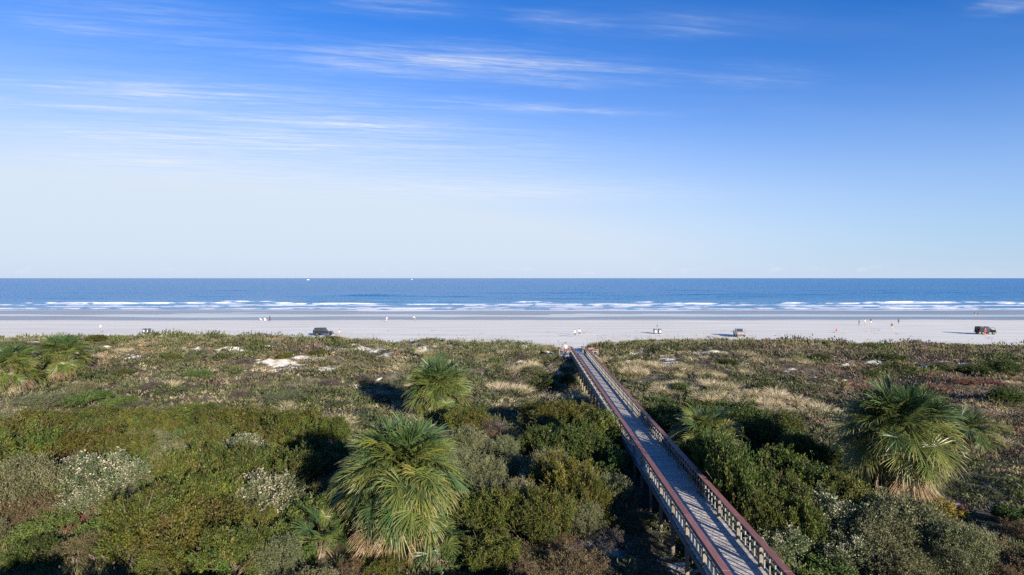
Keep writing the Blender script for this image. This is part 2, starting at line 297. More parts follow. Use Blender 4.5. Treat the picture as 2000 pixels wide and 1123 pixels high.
        (0.59, 68.05, 1.45, 0.88), (-72, 89.03, 1.9, 0.75), (-34.19, 75.62, 1.38, 0.62), (5.96, 19.71, 0.7, 0.67), (-3.96, 22.33, 0.83, 0.52), (5.95, 20.88, 0.67, 0.39), (-5.6, 21.23, 0.69, 0.66), (3.97, 24.35, 0.65, 0.4),
        (3.45, 21.64, 0.79, 0.49), (5.15, 29.12, 0.67, 0.42), (-4.21, 20.29, 0.65, 0.66),
    ],
    'yellow': [
        (21.64, 30.65, 0.93, 1.1), (21.35, 29.16, 1.14, 1.1), (20.53, 26.43, 1.03, 1.1),
    ],
}
SHRUBS = [(x, y, r, h, k) for k, v in SHRUB_SPOTS.items() for (x, y, r, h) in v]
PALMS = [
    dict(x=-5.14, y=25.5, height=3.9, size=2.85, n=220, n_dead=34, stretch=1.15, seed=1, label='big bushy fan palm in the foreground left of the boardwalk, green-gold fronds to the ground'),
    dict(x=-6.2, y=51.5, height=2.8, size=3.2, n=155, n_dead=16, stretch=1.0, seed=2, label='round fan palm standing alone on the middle dune behind the big foreground palm'),
    dict(x=20.4, y=31.3, height=4.4, size=3.1, n=160, n_dead=64, stretch=1.05, seed=3, label='tall dark green fan palm on the right with a skirt of dead brown fronds'),
    dict(x=12.6, y=38.2, height=2.3, size=2.5, n=80, n_dead=4, stretch=.8, seed=4, label='small fan palm close to the right handrail of the boardwalk'),
    dict(x=-51.6, y=68.0, height=3.2, size=3.1, n=100, n_dead=12, stretch=.9, seed=5, label='fan palm on the far left dune, right one of the two there'),
    dict(x=-52.6, y=62.0, height=2.9, size=3.0, n=100, n_dead=12, stretch=.9, seed=6, label='fan palm cut by the left picture edge, left one of the two there'),
    dict(x=32.8, y=42.0, height=1.5, size=2.2, n=60, n_dead=3, stretch=.6, seed=7, label='low young fan palm just right of and behind the tall right palm'),
    dict(x=-8.3, y=25.6, height=1.0, size=1.75, n=24, n_dead=5, stretch=.5, seed=8, label='low palmetto at the left foot of the big foreground palm'),
    dict(x=-3.1, y=24.7, height=.95, size=1.65, n=20, n_dead=8, stretch=.5, seed=9, label='low palmetto with dead fronds at the right foot of the big foreground palm'),
]
def PEOPLE():
    return [
        (14.15, 132.26, -30, 'walk', WHT, DRK, SKIN, HAIR2, 'person in white top and black shorts, left of two by the boardwalk end'),
        (15.47, 134.80, -20, 'walk', WHT, DRK, SKIN, HAIR, 'person in white shirt and dark shorts, right of two by the boardwalk end'),
        (-38.57, 181.06, 60, 'stride', WHT, PINK, SKIN, HAIR2, 'person in white and pink walking along the wet sand left of centre'),
        (-30.59, 186.10, -90, 'bend', WHT, OLV, OLV, HAIR, 'person in a white shirt bending over on the wet sand left of centre'),
        (97.08, 164.67, 80, 'stand', GREYC, GREYC, GREYC, HAIR, 'person all in grey, leftmost of the three standing together on the right beach'),
        (99.92, 166.53, -60, 'reach', WHT, TAN, SKIN, HAIR2, 'person in a white top, middle one of the three on the right beach'),
        (103.99, 170.60, -100, 'walk', DRK, WHT, SKIN, HAIR, 'person in a dark top and white shorts, rightmost of the three on the right beach'),
        (97.57, 151.22, 10, 'stand', DRK, TAN, SKIN, HAIR, 'person in a dark top with bare legs alone right of the group of three'),
        (112.00, 170.59, 30, 'walk', PURP, PURP, SKIN, HAIR, 'person in dark purple at the wet sand, right of the group of three'),
        (166.90, 212.31, 90, 'walk', GREYC, TAN, SKIN, HAIR, 'person in grey walking near the surf, left one of the far right pair'),
        (168.14, 212.25, 85, 'walk', OLV, GREYC, SKIN, HAIR, 'person in olive walking near the surf, right one of the far right pair'),
        (-75.27, 183.00, -60, 'stand', DRK, DRK, DRK, HAIR, 'person dressed in black standing beside the two white beach chairs'),
        (-39.84, 135.96, 150, 'sit', TAN, GREYC, SKIN, HAIR, 'dark-haired person sitting on the sand in front of the left black car'),
        (109.29, 136.01, 160, 'stand', RED, RED, SKIN, HAIR, 'person in red standing at the open door of the right black car'),
    ]

# ------------------------------------------------------------------ materials
def new_mat(name):
    m = bpy.data.materials.new(name); m.use_nodes = True
    nt = m.node_tree; nt.nodes.clear()
    out = nt.nodes.new('ShaderNodeOutputMaterial')
    return m, nt, out
def N_(nt, t, **kw):
    n = nt.nodes.new(t)
    for k, v in kw.items():
        if k in n.inputs: n.inputs[k].default_value = v
        else: setattr(n, k, v)
    return n
def ramp(nt, src, stops):
    r = nt.nodes.new('ShaderNodeValToRGB'); el = r.color_ramp.elements
    while len(el) < len(stops): el.new(0.5)
    for e, (p, c) in zip(el, stops): e.position = p; e.color = (*c, 1)
    nt.links.new(src, r.inputs[0]); return r.outputs[0]
def mixc(nt, f, a, b, blend='MIX'):
    n = nt.nodes.new('ShaderNodeMix'); n.data_type = 'RGBA'; n.blend_type = blend
    for sock, v in ((n.inputs['Factor'], f), (n.inputs[6], a), (n.inputs[7], b)):
        if isinstance(v, (int, float)): sock.default_value = v
        elif isinstance(v, tuple): sock.default_value = (*v, 1) if len(v) == 3 else v
        else: nt.links.new(v, sock)
    return n.outputs[2]
def noise_tex(nt, scale, detail=4, vec=None, rough=0.55):
    t = N_(nt, 'ShaderNodeTexNoise'); t.inputs['Scale'].default_value = scale; t.inputs['Detail'].default_value = detail; t.inputs['Roughness'].default_value = rough
    if vec is not None: nt.links.new(vec, t.inputs['Vector'])
    return t.outputs['Fac']
def obj_coord(nt, scale=(1, 1, 1)):
    tc = N_(nt, 'ShaderNodeTexCoord'); mp = N_(nt, 'ShaderNodeMapping'); mp.inputs['Scale'].default_value = scale
    nt.links.new(tc.outputs['Object'], mp.inputs[0]); return mp.outputs[0]
def principled(nt, out, color, rough=0.6, spec=0.3, bump=None, bump_s=0.3, bump_d=0.02, metallic=0.0):
    p = N_(nt, 'ShaderNodeBsdfPrincipled')
    if isinstance(color, tuple): p.inputs['Base Color'].default_value = (*color, 1)
    else: nt.links.new(color, p.inputs['Base Color'])
    if isinstance(rough, (int, float)): p.inputs['Roughness'].default_value = rough
    else: nt.links.new(rough, p.inputs['Roughness'])
    p.inputs['Specular IOR Level'].default_value = spec
    p.inputs['Metallic'].default_value = metallic
    if bump is not None:
        b = N_(nt, 'ShaderNodeBump'); b.inputs['Strength'].default_value = bump_s; b.inputs['Distance'].default_value = bump_d
        nt.links.new(bump, b.inputs['Height']); nt.links.new(b.outputs[0], p.inputs['Normal'])
    nt.links.new(p.outputs[0], out.inputs[0]); return p
_simple = {}
def simple(name, rgb, rough=0.6, spec=0.3, var=0.12, metallic=0.0, scale=6.0):
    if name in _simple: return _simple[name]
    m, nt, out = new_mat(name)
    f = noise_tex(nt, scale, 4, obj_coord(nt))
    lo = tuple(c * (1 - var) for c in rgb); hi = tuple(min(1, c * (1 + var)) for c in rgb)
    principled(nt, out, ramp(nt, f, [(0.3, lo), (0.7, hi)]), rough, spec, metallic=metallic)
    _simple[name] = m; return m
def foliage_mat(name, transl=0.28, spec=0.25, rough=0.5, hue=0.03, val=0.25):
    m, nt, out = new_mat(name)
    at = N_(nt, 'ShaderNodeAttribute', attribute_name='tint')
    oi = N_(nt, 'ShaderNodeObjectInfo')
    hs = N_(nt, 'ShaderNodeHueSaturation')
    def rng(src, lo, hi):
        r = N_(nt, 'ShaderNodeMapRange'); nt.links.new(src, r.inputs[0]); r.inputs[3].default_value = lo; r.inputs[4].default_value = hi; return r.outputs[0]
    nt.links.new(rng(oi.outputs['Random'], 0.5 - hue, 0.5 + hue), hs.inputs['Hue'])
    geo = N_(nt, 'ShaderNodeNewGeometry')
    nz = noise_tex(nt, 0.9, 3, geo.outputs['Position'])
    nt.links.new(rng(nz, 1 - val * 1.6, 1 + val * 1.6), hs.inputs['Value'])
    hs.inputs['Saturation'].default_value = 1.0
    nt.links.new(at.outputs['Color'], hs.inputs['Color'])
    p = N_(nt, 'ShaderNodeBsdfPrincipled'); p.inputs['Roughness'].default_value = rough; p.inputs['Specular IOR Level'].default_value = spec
    nt.links.new(hs.outputs[0], p.inputs['Base Color'])
    t = N_(nt, 'ShaderNodeBsdfTranslucent'); nt.links.new(hs.outputs[0], t.inputs[0])
    mx = N_(nt, 'ShaderNodeMixShader'); mx.inputs[0].default_value = transl
    nt.links.new(p.outputs[0], mx.inputs[1]); nt.links.new(t.outputs[0], mx.inputs[2]); nt.links.new(mx.outputs[0], out.inputs[0])
    return m
M_LEAF = foliage_mat('shrub_leaf')
M_PALM = foliage_mat('palm_leaf', 0.22, 0.4, 0.42, 0.012, 0.12)
M_COVER = foliage_mat('dune_plants', 0.25, 0.15, 0.7, 0.0, 0.3)
M_BARK = simple('bark', (0.13, 0.105, 0.08), 0.85, 0.1, 0.4, scale=14)

# ------------------------------------------------------------------ objects
def link(o, parent=None):
    COL.objects.link(o)
    if parent is not None: o.parent = parent
    return o
def tag(o, label=None, cat=None, group=None, kind=None):
    if label: o['label'] = label
    if cat: o['category'] = cat
    if group: o['group'] = group
    if kind: o['kind'] = kind
    return o
def empty(name, loc=(0, 0, 0), rz=0.0):
    o = bpy.data.objects.new(name, None); o.empty_display_size = 0.3; o.location = loc; o.rotation_euler = (0, 0, rz); return link(o)
def mobj(name, me, parent=None, loc=None, rot=None):
    o = bpy.data.objects.new(name, me); link(o, parent)
    if loc is not None: o.location = loc
    if rot is not None: o.rotation_euler = rot
    return o
def quads_mesh(name, Q, tint=None, mat=None, smooth=False):
    """Q: (n,4,3) loose quads; tint: (n,3) colour of each"""
    Q = np.asarray(Q, np.float32); n = len(Q)
    me = bpy.data.meshes.new(name)
    me.vertices.add(4 * n); me.vertices.foreach_set('co', Q.reshape(-1))
    me.loops.add(4 * n); me.loops.foreach_set('vertex_index', np.arange(4 * n, dtype=np.int32))
    me.polygons.add(n); me.polygons.foreach_set('loop_start', np.arange(0, 4 * n, 4, dtype=np.int32))
    if tint is not None:
        a = me.attributes.new('tint', 'FLOAT_COLOR', 'FACE')
        c = np.ones((n, 4), np.float32); c[:, :3] = np.clip(tint, 0, 1); a.data.foreach_set('color', c.reshape(-1))
    me.update(calc_edges=True)
    if mat: me.materials.append(mat)
    return me
def grid_mesh(name, X, Y, Z, attrs, mat):
    r, c = X.shape
    me = bpy.data.meshes.new(name)
    co = np.stack([X, Y, Z], -1).astype(np.float32).reshape(-1, 3)
    me.vertices.add(r * c); me.vertices.foreach_set('co', co.reshape(-1))
    idx = np.arange(r * c).reshape(r, c)
    f = np.stack([idx[:-1, :-1], idx[:-1, 1:], idx[1:, 1:], idx[1:, :-1]], -1).reshape(-1, 4).astype(np.int32)
    n = len(f)
    me.loops.add(4 * n); me.loops.foreach_set('vertex_index', f.reshape(-1))
    me.polygons.add(n); me.polygons.foreach_set('loop_start', np.arange(0, 4 * n, 4, dtype=np.int32))
    me.polygons.foreach_set('use_smooth', np.ones(n, bool))
    for k, v in attrs.items():
        a = me.attributes.new(k, 'FLOAT', 'POINT'); a.data.foreach_set('value', np.asarray(v, np.float32).reshape(-1))
    me.update(calc_edges=True); me.materials.append(mat)
    return me
class MB:
    """boxes, tubes and prisms gathered into one mesh"""
    def __init__(s): s.v = []; s.f = []; s.m = []
    def _add(s, vs, fs, mi=0):
        b = len(s.v); s.v += [tuple(v) for v in vs]; s.f += [tuple(b + i for i in f) for f in fs]; s.m += [mi] * len(fs)
    def box(s, x0, x1, y0, y1, z0, z1, mi=0):
        s._add([(x, y, z) for z in (z0, z1) for y in (y0, y1) for x in (x0, x1)],
               [(0, 2, 3, 1), (4, 5, 7, 6), (0, 1, 5, 4), (2, 6, 7, 3), (0, 4, 6, 2), (1, 3, 7, 5)], mi)
    def prism(s, pts, y0, y1, mi=0):          # outline in x-z pushed along y
        n = len(pts)
        s._add([(p[0], y0, p[1]) for p in pts] + [(p[0], y1, p[1]) for p in pts],
               [tuple(range(n))] + [tuple(range(2 * n - 1, n - 1, -1))] + [(i, n + i, n + (i + 1) % n, (i + 1) % n) for i in range(n)], mi)
    def tube(s, pts, rad, seg=6, mi=0, cap=True):
        pts = [Vector(p) for p in pts]; n = len(pts)
        if not hasattr(rad, '__len__'): rad = [rad] * n
        vs = []
        for i, p in enumerate(pts):
            d = (pts[min(i + 1, n - 1)] - pts[max(i - 1, 0)]).normalized()
            a = d.cross(Vector((0.3, 0.2, 1)) if abs(d.z) < 0.9 else Vector((1, 0, 0))).normalized(); b = d.cross(a)
            for k in range(seg):
                t = 2 * math.pi * k / seg; vs.append(p + (a * math.cos(t) + b * math.sin(t)) * rad[i])
        fs = [(i * seg + k, i * seg + (k + 1) % seg, (i + 1) * seg + (k + 1) % seg, (i + 1) * seg + k) for i in range(n - 1) for k in range(seg)]
        if cap: fs += [tuple(range(seg - 1, -1, -1)), tuple((n - 1) * seg + k for k in range(seg))]
        s._add(vs, fs, mi)
    def mesh(s, name, *mats, bevel=0.0, smooth=False):
        me = bpy.data.meshes.new(name); me.from_pydata(s.v, [], s.f); me.update()
        bm = bmesh.new(); bm.from_mesh(me); bmesh.ops.recalc_face_normals(bm, faces=bm.faces)
        if bevel: bmesh.ops.bevel(bm, geom=list(bm.edges), offset=bevel, segments=1, affect='EDGES', clamp_overlap=True)
        bm.to_mesh(me); bm.free()
        for m in mats: me.materials.append(m)
        if not bevel and len(mats) > 1: me.polygons.foreach_set('material_index', s.m)
        if smooth: me.polygons.foreach_set('use_smooth', [True] * len(me.polygons))
        return me
    def build(s, name, mat, parent=None, bevel=0.0, smooth=False, loc=None):
        return mobj(name, s.mesh(name, *(mat if isinstance(mat, (list, tuple)) else [mat]), bevel=bevel, smooth=smooth), parent, loc)
def copy_tree(o, parent=None):
    c = o.copy(); COL.objects.link(c); c.parent = parent
    for ch in o.children: copy_tree(ch, c)
    return c
def unit(v):
    return v / np.maximum(np.linalg.norm(v, axis=-1, keepdims=True), 1e-9)
def leaf_quads(P, D, Ln, W, rng):
    """rhombic leaves at P pointing along D"""
    D = unit(D); S = unit(np.cross(D, rng.normal(size=D.shape)))
    m = P + D * (Ln * 0.45)[:, None]; h = S * (W * 0.5)[:, None]
    return np.stack([P, m + h, P + D * Ln[:, None], m - h], 1)
def pick(pal, n, rng, jit=0.2):
    c = np.asarray(pal)[rng.integers(0, len(pal), n)]
    return c * (1 + jit * rng.normal(size=(n, 1))).clip(0.4, 1.8)

# ------------------------------------------------------------------ ground sheet: dune and beach
def sand_material(name, dune):
    m, nt, out = new_mat(name)
    geo = N_(nt, 'ShaderNodeNewGeometry'); pos = geo.outputs['Position']
    def mapped(sc):
        mp = N_(nt, 'ShaderNodeMapping'); mp.inputs['Scale'].default_value = sc; nt.links.new(pos, mp.inputs[0]); return mp.outputs[0]
    n1 = noise_tex(nt, 1.0, 6, mapped((0.06, 0.35, 0.3)))
    n2 = noise_tex(nt, 1.0, 5, mapped((1.6, 2.2, 2)))
    dry = ramp(nt, n1, [(0.25, (0.68, 0.65, 0.57)), (0.5, (0.80, 0.775, 0.68)), (0.75, (0.86, 0.835, 0.74))])
    dry = mixc(nt, 0.22, dry, ramp(nt, n2, [(0.35, (0.5, 0.475, 0.42)), (0.65, (0.84, 0.81, 0.75))]))
    if dune:
        at = N_(nt, 'ShaderNodeAttribute', attribute_name='sand')
        litter = ramp(nt, noise_tex(nt, 1.0, 6, mapped((0.9, 0.9, 0.9))), [(0.3, (0.04, 0.036, 0.024)), (0.5, (0.095, 0.083, 0.055)), (0.7, (0.19, 0.165, 0.115))])
        sand2 = mixc(nt, 0.25, dry, (0.5, 0.43, 0.33))
        e = N_(nt, 'ShaderNodeMath', operation='ADD'); nt.links.new(at.outputs['Fac'], e.inputs[0])
        e2 = N_(nt, 'ShaderNodeMapRange'); nt.links.new(n2, e2.inputs[0]); e2.inputs[1].default_value = 0.3; e2.inputs[2].default_value = 0.7; e2.inputs[3].default_value = -0.35; e2.inputs[4].default_value = 0.35
        nt.links.new(e2.outputs[0], e.inputs[1])
        st = N_(nt, 'ShaderNodeMapRange'); st.interpolation_type = 'SMOOTHSTEP'; nt.links.new(e.outputs[0], st.inputs[0]); st.inputs[1].default_value = 0.22; st.inputs[2].default_value = 0.88
        col = mixc(nt, st.outputs[0], litter, sand2)
        principled(nt, out, col, 0.9, 0.1, noise_tex(nt, 1.0, 6, mapped((5, 5, 5))), 0.6, 0.05)
    else:
        at = N_(nt, 'ShaderNodeAttribute', attribute_name='wet')
        tr = noise_tex(nt, 1.0, 5, mapped((0.012, 0.9, 1)), 0.6)
        dry = mixc(nt, ramp(nt, tr, [(0.44, (0, 0, 0)), (0.66, (0.7, 0.7, 0.7))]), dry, (0.47, 0.45, 0.42))
        wetc = ramp(nt, n1, [(0.3, (0.28, 0.285, 0.275)), (0.7, (0.38, 0.375, 0.355))])
        col = mixc(nt, at.outputs['Fac'], dry, wetc)
        r = N_(nt, 'ShaderNodeMapRange'); nt.links.new(at.outputs['Fac'], r.inputs[0]); r.inputs[3].default_value = 0.9; r.inputs[4].default_value = 0.38
        principled(nt, out, col, r.outputs[0], 0.35, n2, 0.35, 0.04)
    return m
def build_ground():
    xs = np.arange(-135, 135.01, 0.6); ys = np.arange(-12, 110.01, 0.6)
    X, Y = np.meshgrid(xs, ys)
    me = grid_mesh('dune_ground', X, Y, ground_h(X, Y), {'sand': sand_amount(X, Y)}, sand_material('dune_sand', True))
    tag(mobj('dune_ground', me), kind='structure')
    xs = np.arange(-380, 380.01, 2.0); ys = np.arange(109.4, 300, 1.0)
    X, Y = np.meshgrid(xs, ys)
    Z = ground_h(X, Y) - 0.004
    wet = sstep(-0.10, -0.20, Z + 0.10 * fbm(X / 40, Y / 14, 63, 3))
    me = grid_mesh('beach', X, Y, Z, {'wet': wet}, sand_material('beach_sand', False))
    tag(mobj('beach', me), kind='structure')
build_ground()

# ------------------------------------------------------------------ sea
# breaking waves: distance (m), from and to (lateral slope), height, foam reach toward the shore
BREAKERS = [(326, -.835, -.70, .75, 7), (321, -.76, -.45, .8, 9), (312, -.43, -.21, .8, 10), (326, -.42, -.36, .6, 5), (311, -.20, .28, .35, 9), (333, 0.0, .075, 1.0, 12),
            (316, .26, .36, .8, 9), (327, .37, .40, .6, 7), (322, .435, .505, .8, 10), (329, .585, .765, 1.0, 15), (322, .52, .62, .5, 8), (318, .82, 1.1, .7, 9), (320, -1.1, -.9, .7, 9),
            (345, .62, .70, .6, 5), (300, .10, .9, .25, 5), (298, -.6, -.2, .2, 4),
            (268, -.9, -.58, .25, 6), (265, -.56, -.12, .25, 4), (262, -.3, .3, .2, 3), (270, .40, .53, .35, 5), (268, .6, .8, .3, 6), (264, .2, 1.0, .2, 3), (264, -1.1, -.8, .2, 4)]
BREAKERS += [(y0, a, a + w, h, r) for (y0, a, w, h, r) in ((305, -.95, .3, .3, 8), (302, -.5, .22, .25, 7), (296, -.1, .3, .2, 7), (304, .3, .12, .3, 8), (292, .45, .35, .25, 8), (286, -.8, .35, .2, 6), (283, .05, .3, .2, 6), (280, .5, .3, .2, 6), (277, -.4, .4, .15, 5), (350, -.5, .1, .4, 4), (342, .2, .06, .5, 4), (338, .75, .12, .5, 5))]
SWELLS = [(352, -1.1, 1.1, .45), (395, -1.1, 1.1, .45), (345, -.3, .3, .7), (480, -.3, -.18, .9), (482, -.02, .3, .85), (500, .25, 1.1, .6), (560, -1.1, 1.1, .5), (440, -1.1, 1.1, .45), (680, -1.1, 1.1, .55)]
def build_sea():
    ys = np.concatenate([np.arange(190, 420, 1.0), 420 * (1.006 ** np.arange(0, 130)), 420 * 1.006 ** 129 * (1.055 ** np.arange(1, 85))])
    s = np.linspace(-1.2, 1.2, 420)
    S, Y = np.meshgrid(s, ys)
    X = S * Y
    rng = np.random.default_rng(4)
    ramp_y = sstep(256, 285, Y) * (1 - sstep(900, 1600, Y))
    Z = WATER_Z + ramp_y * (0.30 * fbm(X / 20, Y / 7, 91, 3) + 0.10 * fbm(X / 6, Y / 3, 92, 2))
    foam = np.zeros_like(X)
    for k, (y0, a, b, h, reach) in enumerate(BREAKERS):
        yw = y0 + 7 * fbm(S * 9, 0 * S + k, 101 + k, 3)
        e = sstep(a - .03, a + .03, S) * (1 - sstep(b - .03, b + .03, S))
        amp = e * (0.65 + 1.0 * (fbm(S * 30, 0 * S, 131 + k, 3) + .2))
        d = Y - yw
        Z += h * np.clip(amp, 0, 1.3) * np.where(d < 0, np.exp(-(d / 1.5) ** 2), np.exp(-(d / 4.0) ** 2))
        rr = 1.5 * reach * (0.55 + 1.3 * (fbm(S * 40, 0 * S + 5, 151 + k, 3) + .25)) * e
        f = sstep(-rr - 1.5, -rr * 0.5, d) * (1 - sstep(0.2, 1.8, d)) * (e > .05)
        br = sstep(-.16, .02, fbm(S * 55, Y / 9, 161 + k, 3))
        lip = np.exp(-((d + .3) / 1.1) ** 2)
        foam = np.maximum(foam, f * e * (.25 + .40 * br + .35 * lip * sstep(-.2, .05, fbm(S * 70, Y * 0, 167 + k, 3))))
    for k, (y0, a, b, h) in enumerate(SWELLS):
        yw = y0 + 14 * fbm(S * 4, 0 * S + k, 171 + k, 3)
        e = sstep(a - .05, a + .05, S) * (1 - sstep(b - .05, b + .05, S)) * np.clip(.5 + 2.2 * fbm(S * 10, 0 * S, 191 + k, 2), 0, 1)
        d = Y - yw
        Z += 1.5 * h * e * np.where(d < 0, np.exp(-(d / 2.2) ** 2), np.exp(-(d / 6.0) ** 2))
    lace = 0.42 * sstep(300, 285, Y) * sstep(258, 263, Y) * sstep(0.02, .2, fbm(X / 14, Y / 4, 211, 4))
    foam = np.maximum(foam, lace)
    # thin edge of the last swash where the water meets the sand
    depth = WATER_Z - ground_h(X, np.minimum(Y, 299))
    edge = (Y < 275) * (Y > 232) * sstep(0.10, 0.05, depth) * sstep(-.03, .01, depth)
    foam = np.maximum(foam, 0.8 * edge)
    m, nt, out = new_mat('sea_water')
    geo = N_(nt, 'ShaderNodeNewGeometry'); pos = geo.outputs['Position']
    def mapped(sc):
        mp = N_(nt, 'ShaderNodeMapping'); mp.inputs['Scale'].default_value = sc; nt.links.new(pos, mp.inputs[0]); return mp.outputs[0]
    big = noise_tex(nt, 1.0, 5, mapped((0.006, 0.03, 1)))
    mid = noise_tex(nt, 1.0, 6, mapped((0.05, 0.16, 1)), 0.65)
    fine = noise_tex(nt, 1.0, 3, mapped((0.22, 0.5, 1)))
    col = ramp(nt, big, [(0.3, SEA_A), (0.7, SEA_B)])
    ad = N_(nt, 'ShaderNodeMath', operation='MULTIPLY_ADD'); nt.links.new(mid, ad.inputs[0]); ad.inputs[1].default_value = 4.0; nt.links.new(fine, ad.inputs[2])
    cm = N_(nt, 'ShaderNodeAttribute', attribute_name='calm')
    sh = N_(nt, 'ShaderNodeMapRange'); sh.interpolation_type = 'SMOOTHSTEP'; sx = N_(nt, 'ShaderNodeSeparateXYZ'); nt.links.new(pos, sx.inputs[0]); nt.links.new(sx.outputs[1], sh.inputs[0])
    sh.inputs[1].default_value = 480; sh.inputs[2].default_value = 258; sh.inputs[3].default_value = 0; sh.inputs[4].default_value = 0.7
    col = mixc(nt, sh.outputs[0], col, (0.15, 0.30, 0.43))          # shallows over pale sand
    col = mixc(nt, cm.outputs['Fac'], col, (0.30, 0.33, 0.36))
    p = principled(nt, out, col, 0.28, 0.5, ad.outputs[0], 1.0, 0.5)
    bs = N_(nt, 'ShaderNodeMapRange'); nt.links.new(cm.outputs['Fac'], bs.inputs[0]); bs.inputs[3].default_value = 1.0; bs.inputs[4].default_value = 0.0
    bn = [n for n in nt.nodes if n.type == 'BUMP'][0]; nt.links.new(bs.outputs[0], bn.inputs['Strength'])
    rs = N_(nt, 'ShaderNodeMapRange'); nt.links.new(cm.outputs['Fac'], rs.inputs[0]); rs.inputs[3].default_value = 0.28; rs.inputs[4].default_value = 0.05; nt.links.new(rs.outputs[0], p.inputs['Roughness'])
    p.inputs['IOR'].default_value = 1.33
    fm = N_(nt, 'ShaderNodeAttribute', attribute_name='foam')
    nf = noise_tex(nt, 1.0, 5, mapped((0.25, 0.7, 1)), 0.7)
    sub = N_(nt, 'ShaderNodeMath', operation='SUBTRACT'); nt.links.new(fm.outputs['Fac'], sub.inputs[0]); nt.links.new(nf, sub.inputs[1])
    st = N_(nt, 'ShaderNodeMapRange'); st.interpolation_type = 'SMOOTHSTEP'; nt.links.new(sub.outputs[0], st.inputs[0]); st.inputs[1].default_value = -0.22; st.inputs[2].default_value = 0.40
    df = N_(nt, 'ShaderNodeBsdfDiffuse'); df.inputs[0].default_value = (0.86, 0.87, 0.88, 1)
    mx = N_(nt, 'ShaderNodeMixShader'); nt.links.new(st.outputs[0], mx.inputs[0]); nt.links.new(p.outputs[0], mx.inputs[1]); nt.links.new(df.outputs[0], mx.inputs[2])
    nt.links.new(mx.outputs[0], out.inputs[0])
    me = grid_mesh('sea', X, Y, Z, {'foam': foam, 'calm': sstep(262, 246, Y)}, m)
    tag(mobj('sea', me), kind='structure')
SEA_A, SEA_B = (0.028, 0.17, 0.36), (0.048, 0.215, 0.43)
build_sea()

# ------------------------------------------------------------------ boardwalk
def wood(name, lo, hi, rough=0.75, spec=0.2, grain=(3, 30, 30)):
    m, nt, out = new_mat(name)
    oi = N_(nt, 'ShaderNodeObjectInfo')
    g = noise_tex(nt, 1.0, 5, obj_coord(nt, grain))
    c = ramp(nt, g, [(0.3, lo), (0.7, hi)])
    hs = N_(nt, 'ShaderNodeHueSaturation'); nt.links.new(c, hs.inputs['Color'])
    r = N_(nt, 'ShaderNodeMapRange'); nt.links.new(oi.outputs['Random'], r.inputs[0]); r.inputs[3].default_value = 0.78; r.inputs[4].default_value = 1.2
    nt.links.new(r.outputs[0], hs.inputs['Value'])
    principled(nt, out, hs.outputs[0], rough, spec, g, 0.3, 0.01)
    return m
W_DECK = wood('weathered_deck', (0.33, 0.305, 0.275), (0.48, 0.45, 0.41))
W_POST = wood('weathered_post', (0.13, 0.115, 0.088), (0.21, 0.19, 0.15), grain=(20, 20, 3))
W_BAL = wood('grey_baluster', (0.16, 0.165, 0.155), (0.26, 0.265, 0.25), grain=(20, 20, 3))
W_CAP = wood('red_brown_cap', (0.19, 0.08, 0.066), (0.29, 0.135, 0.115), 0.6, 0.3, grain=(12, 1.5, 12))
W_BEAM = wood('grey_beam', (0.13, 0.125, 0.115), (0.21, 0.205, 0.19), grain=(12, 1.5, 12))
WY0, WY1, DECK_Z, RAIL_Z, HALF = 10.0, 84.0, 2.40, 3.38, 1.03
BAY = 2.3
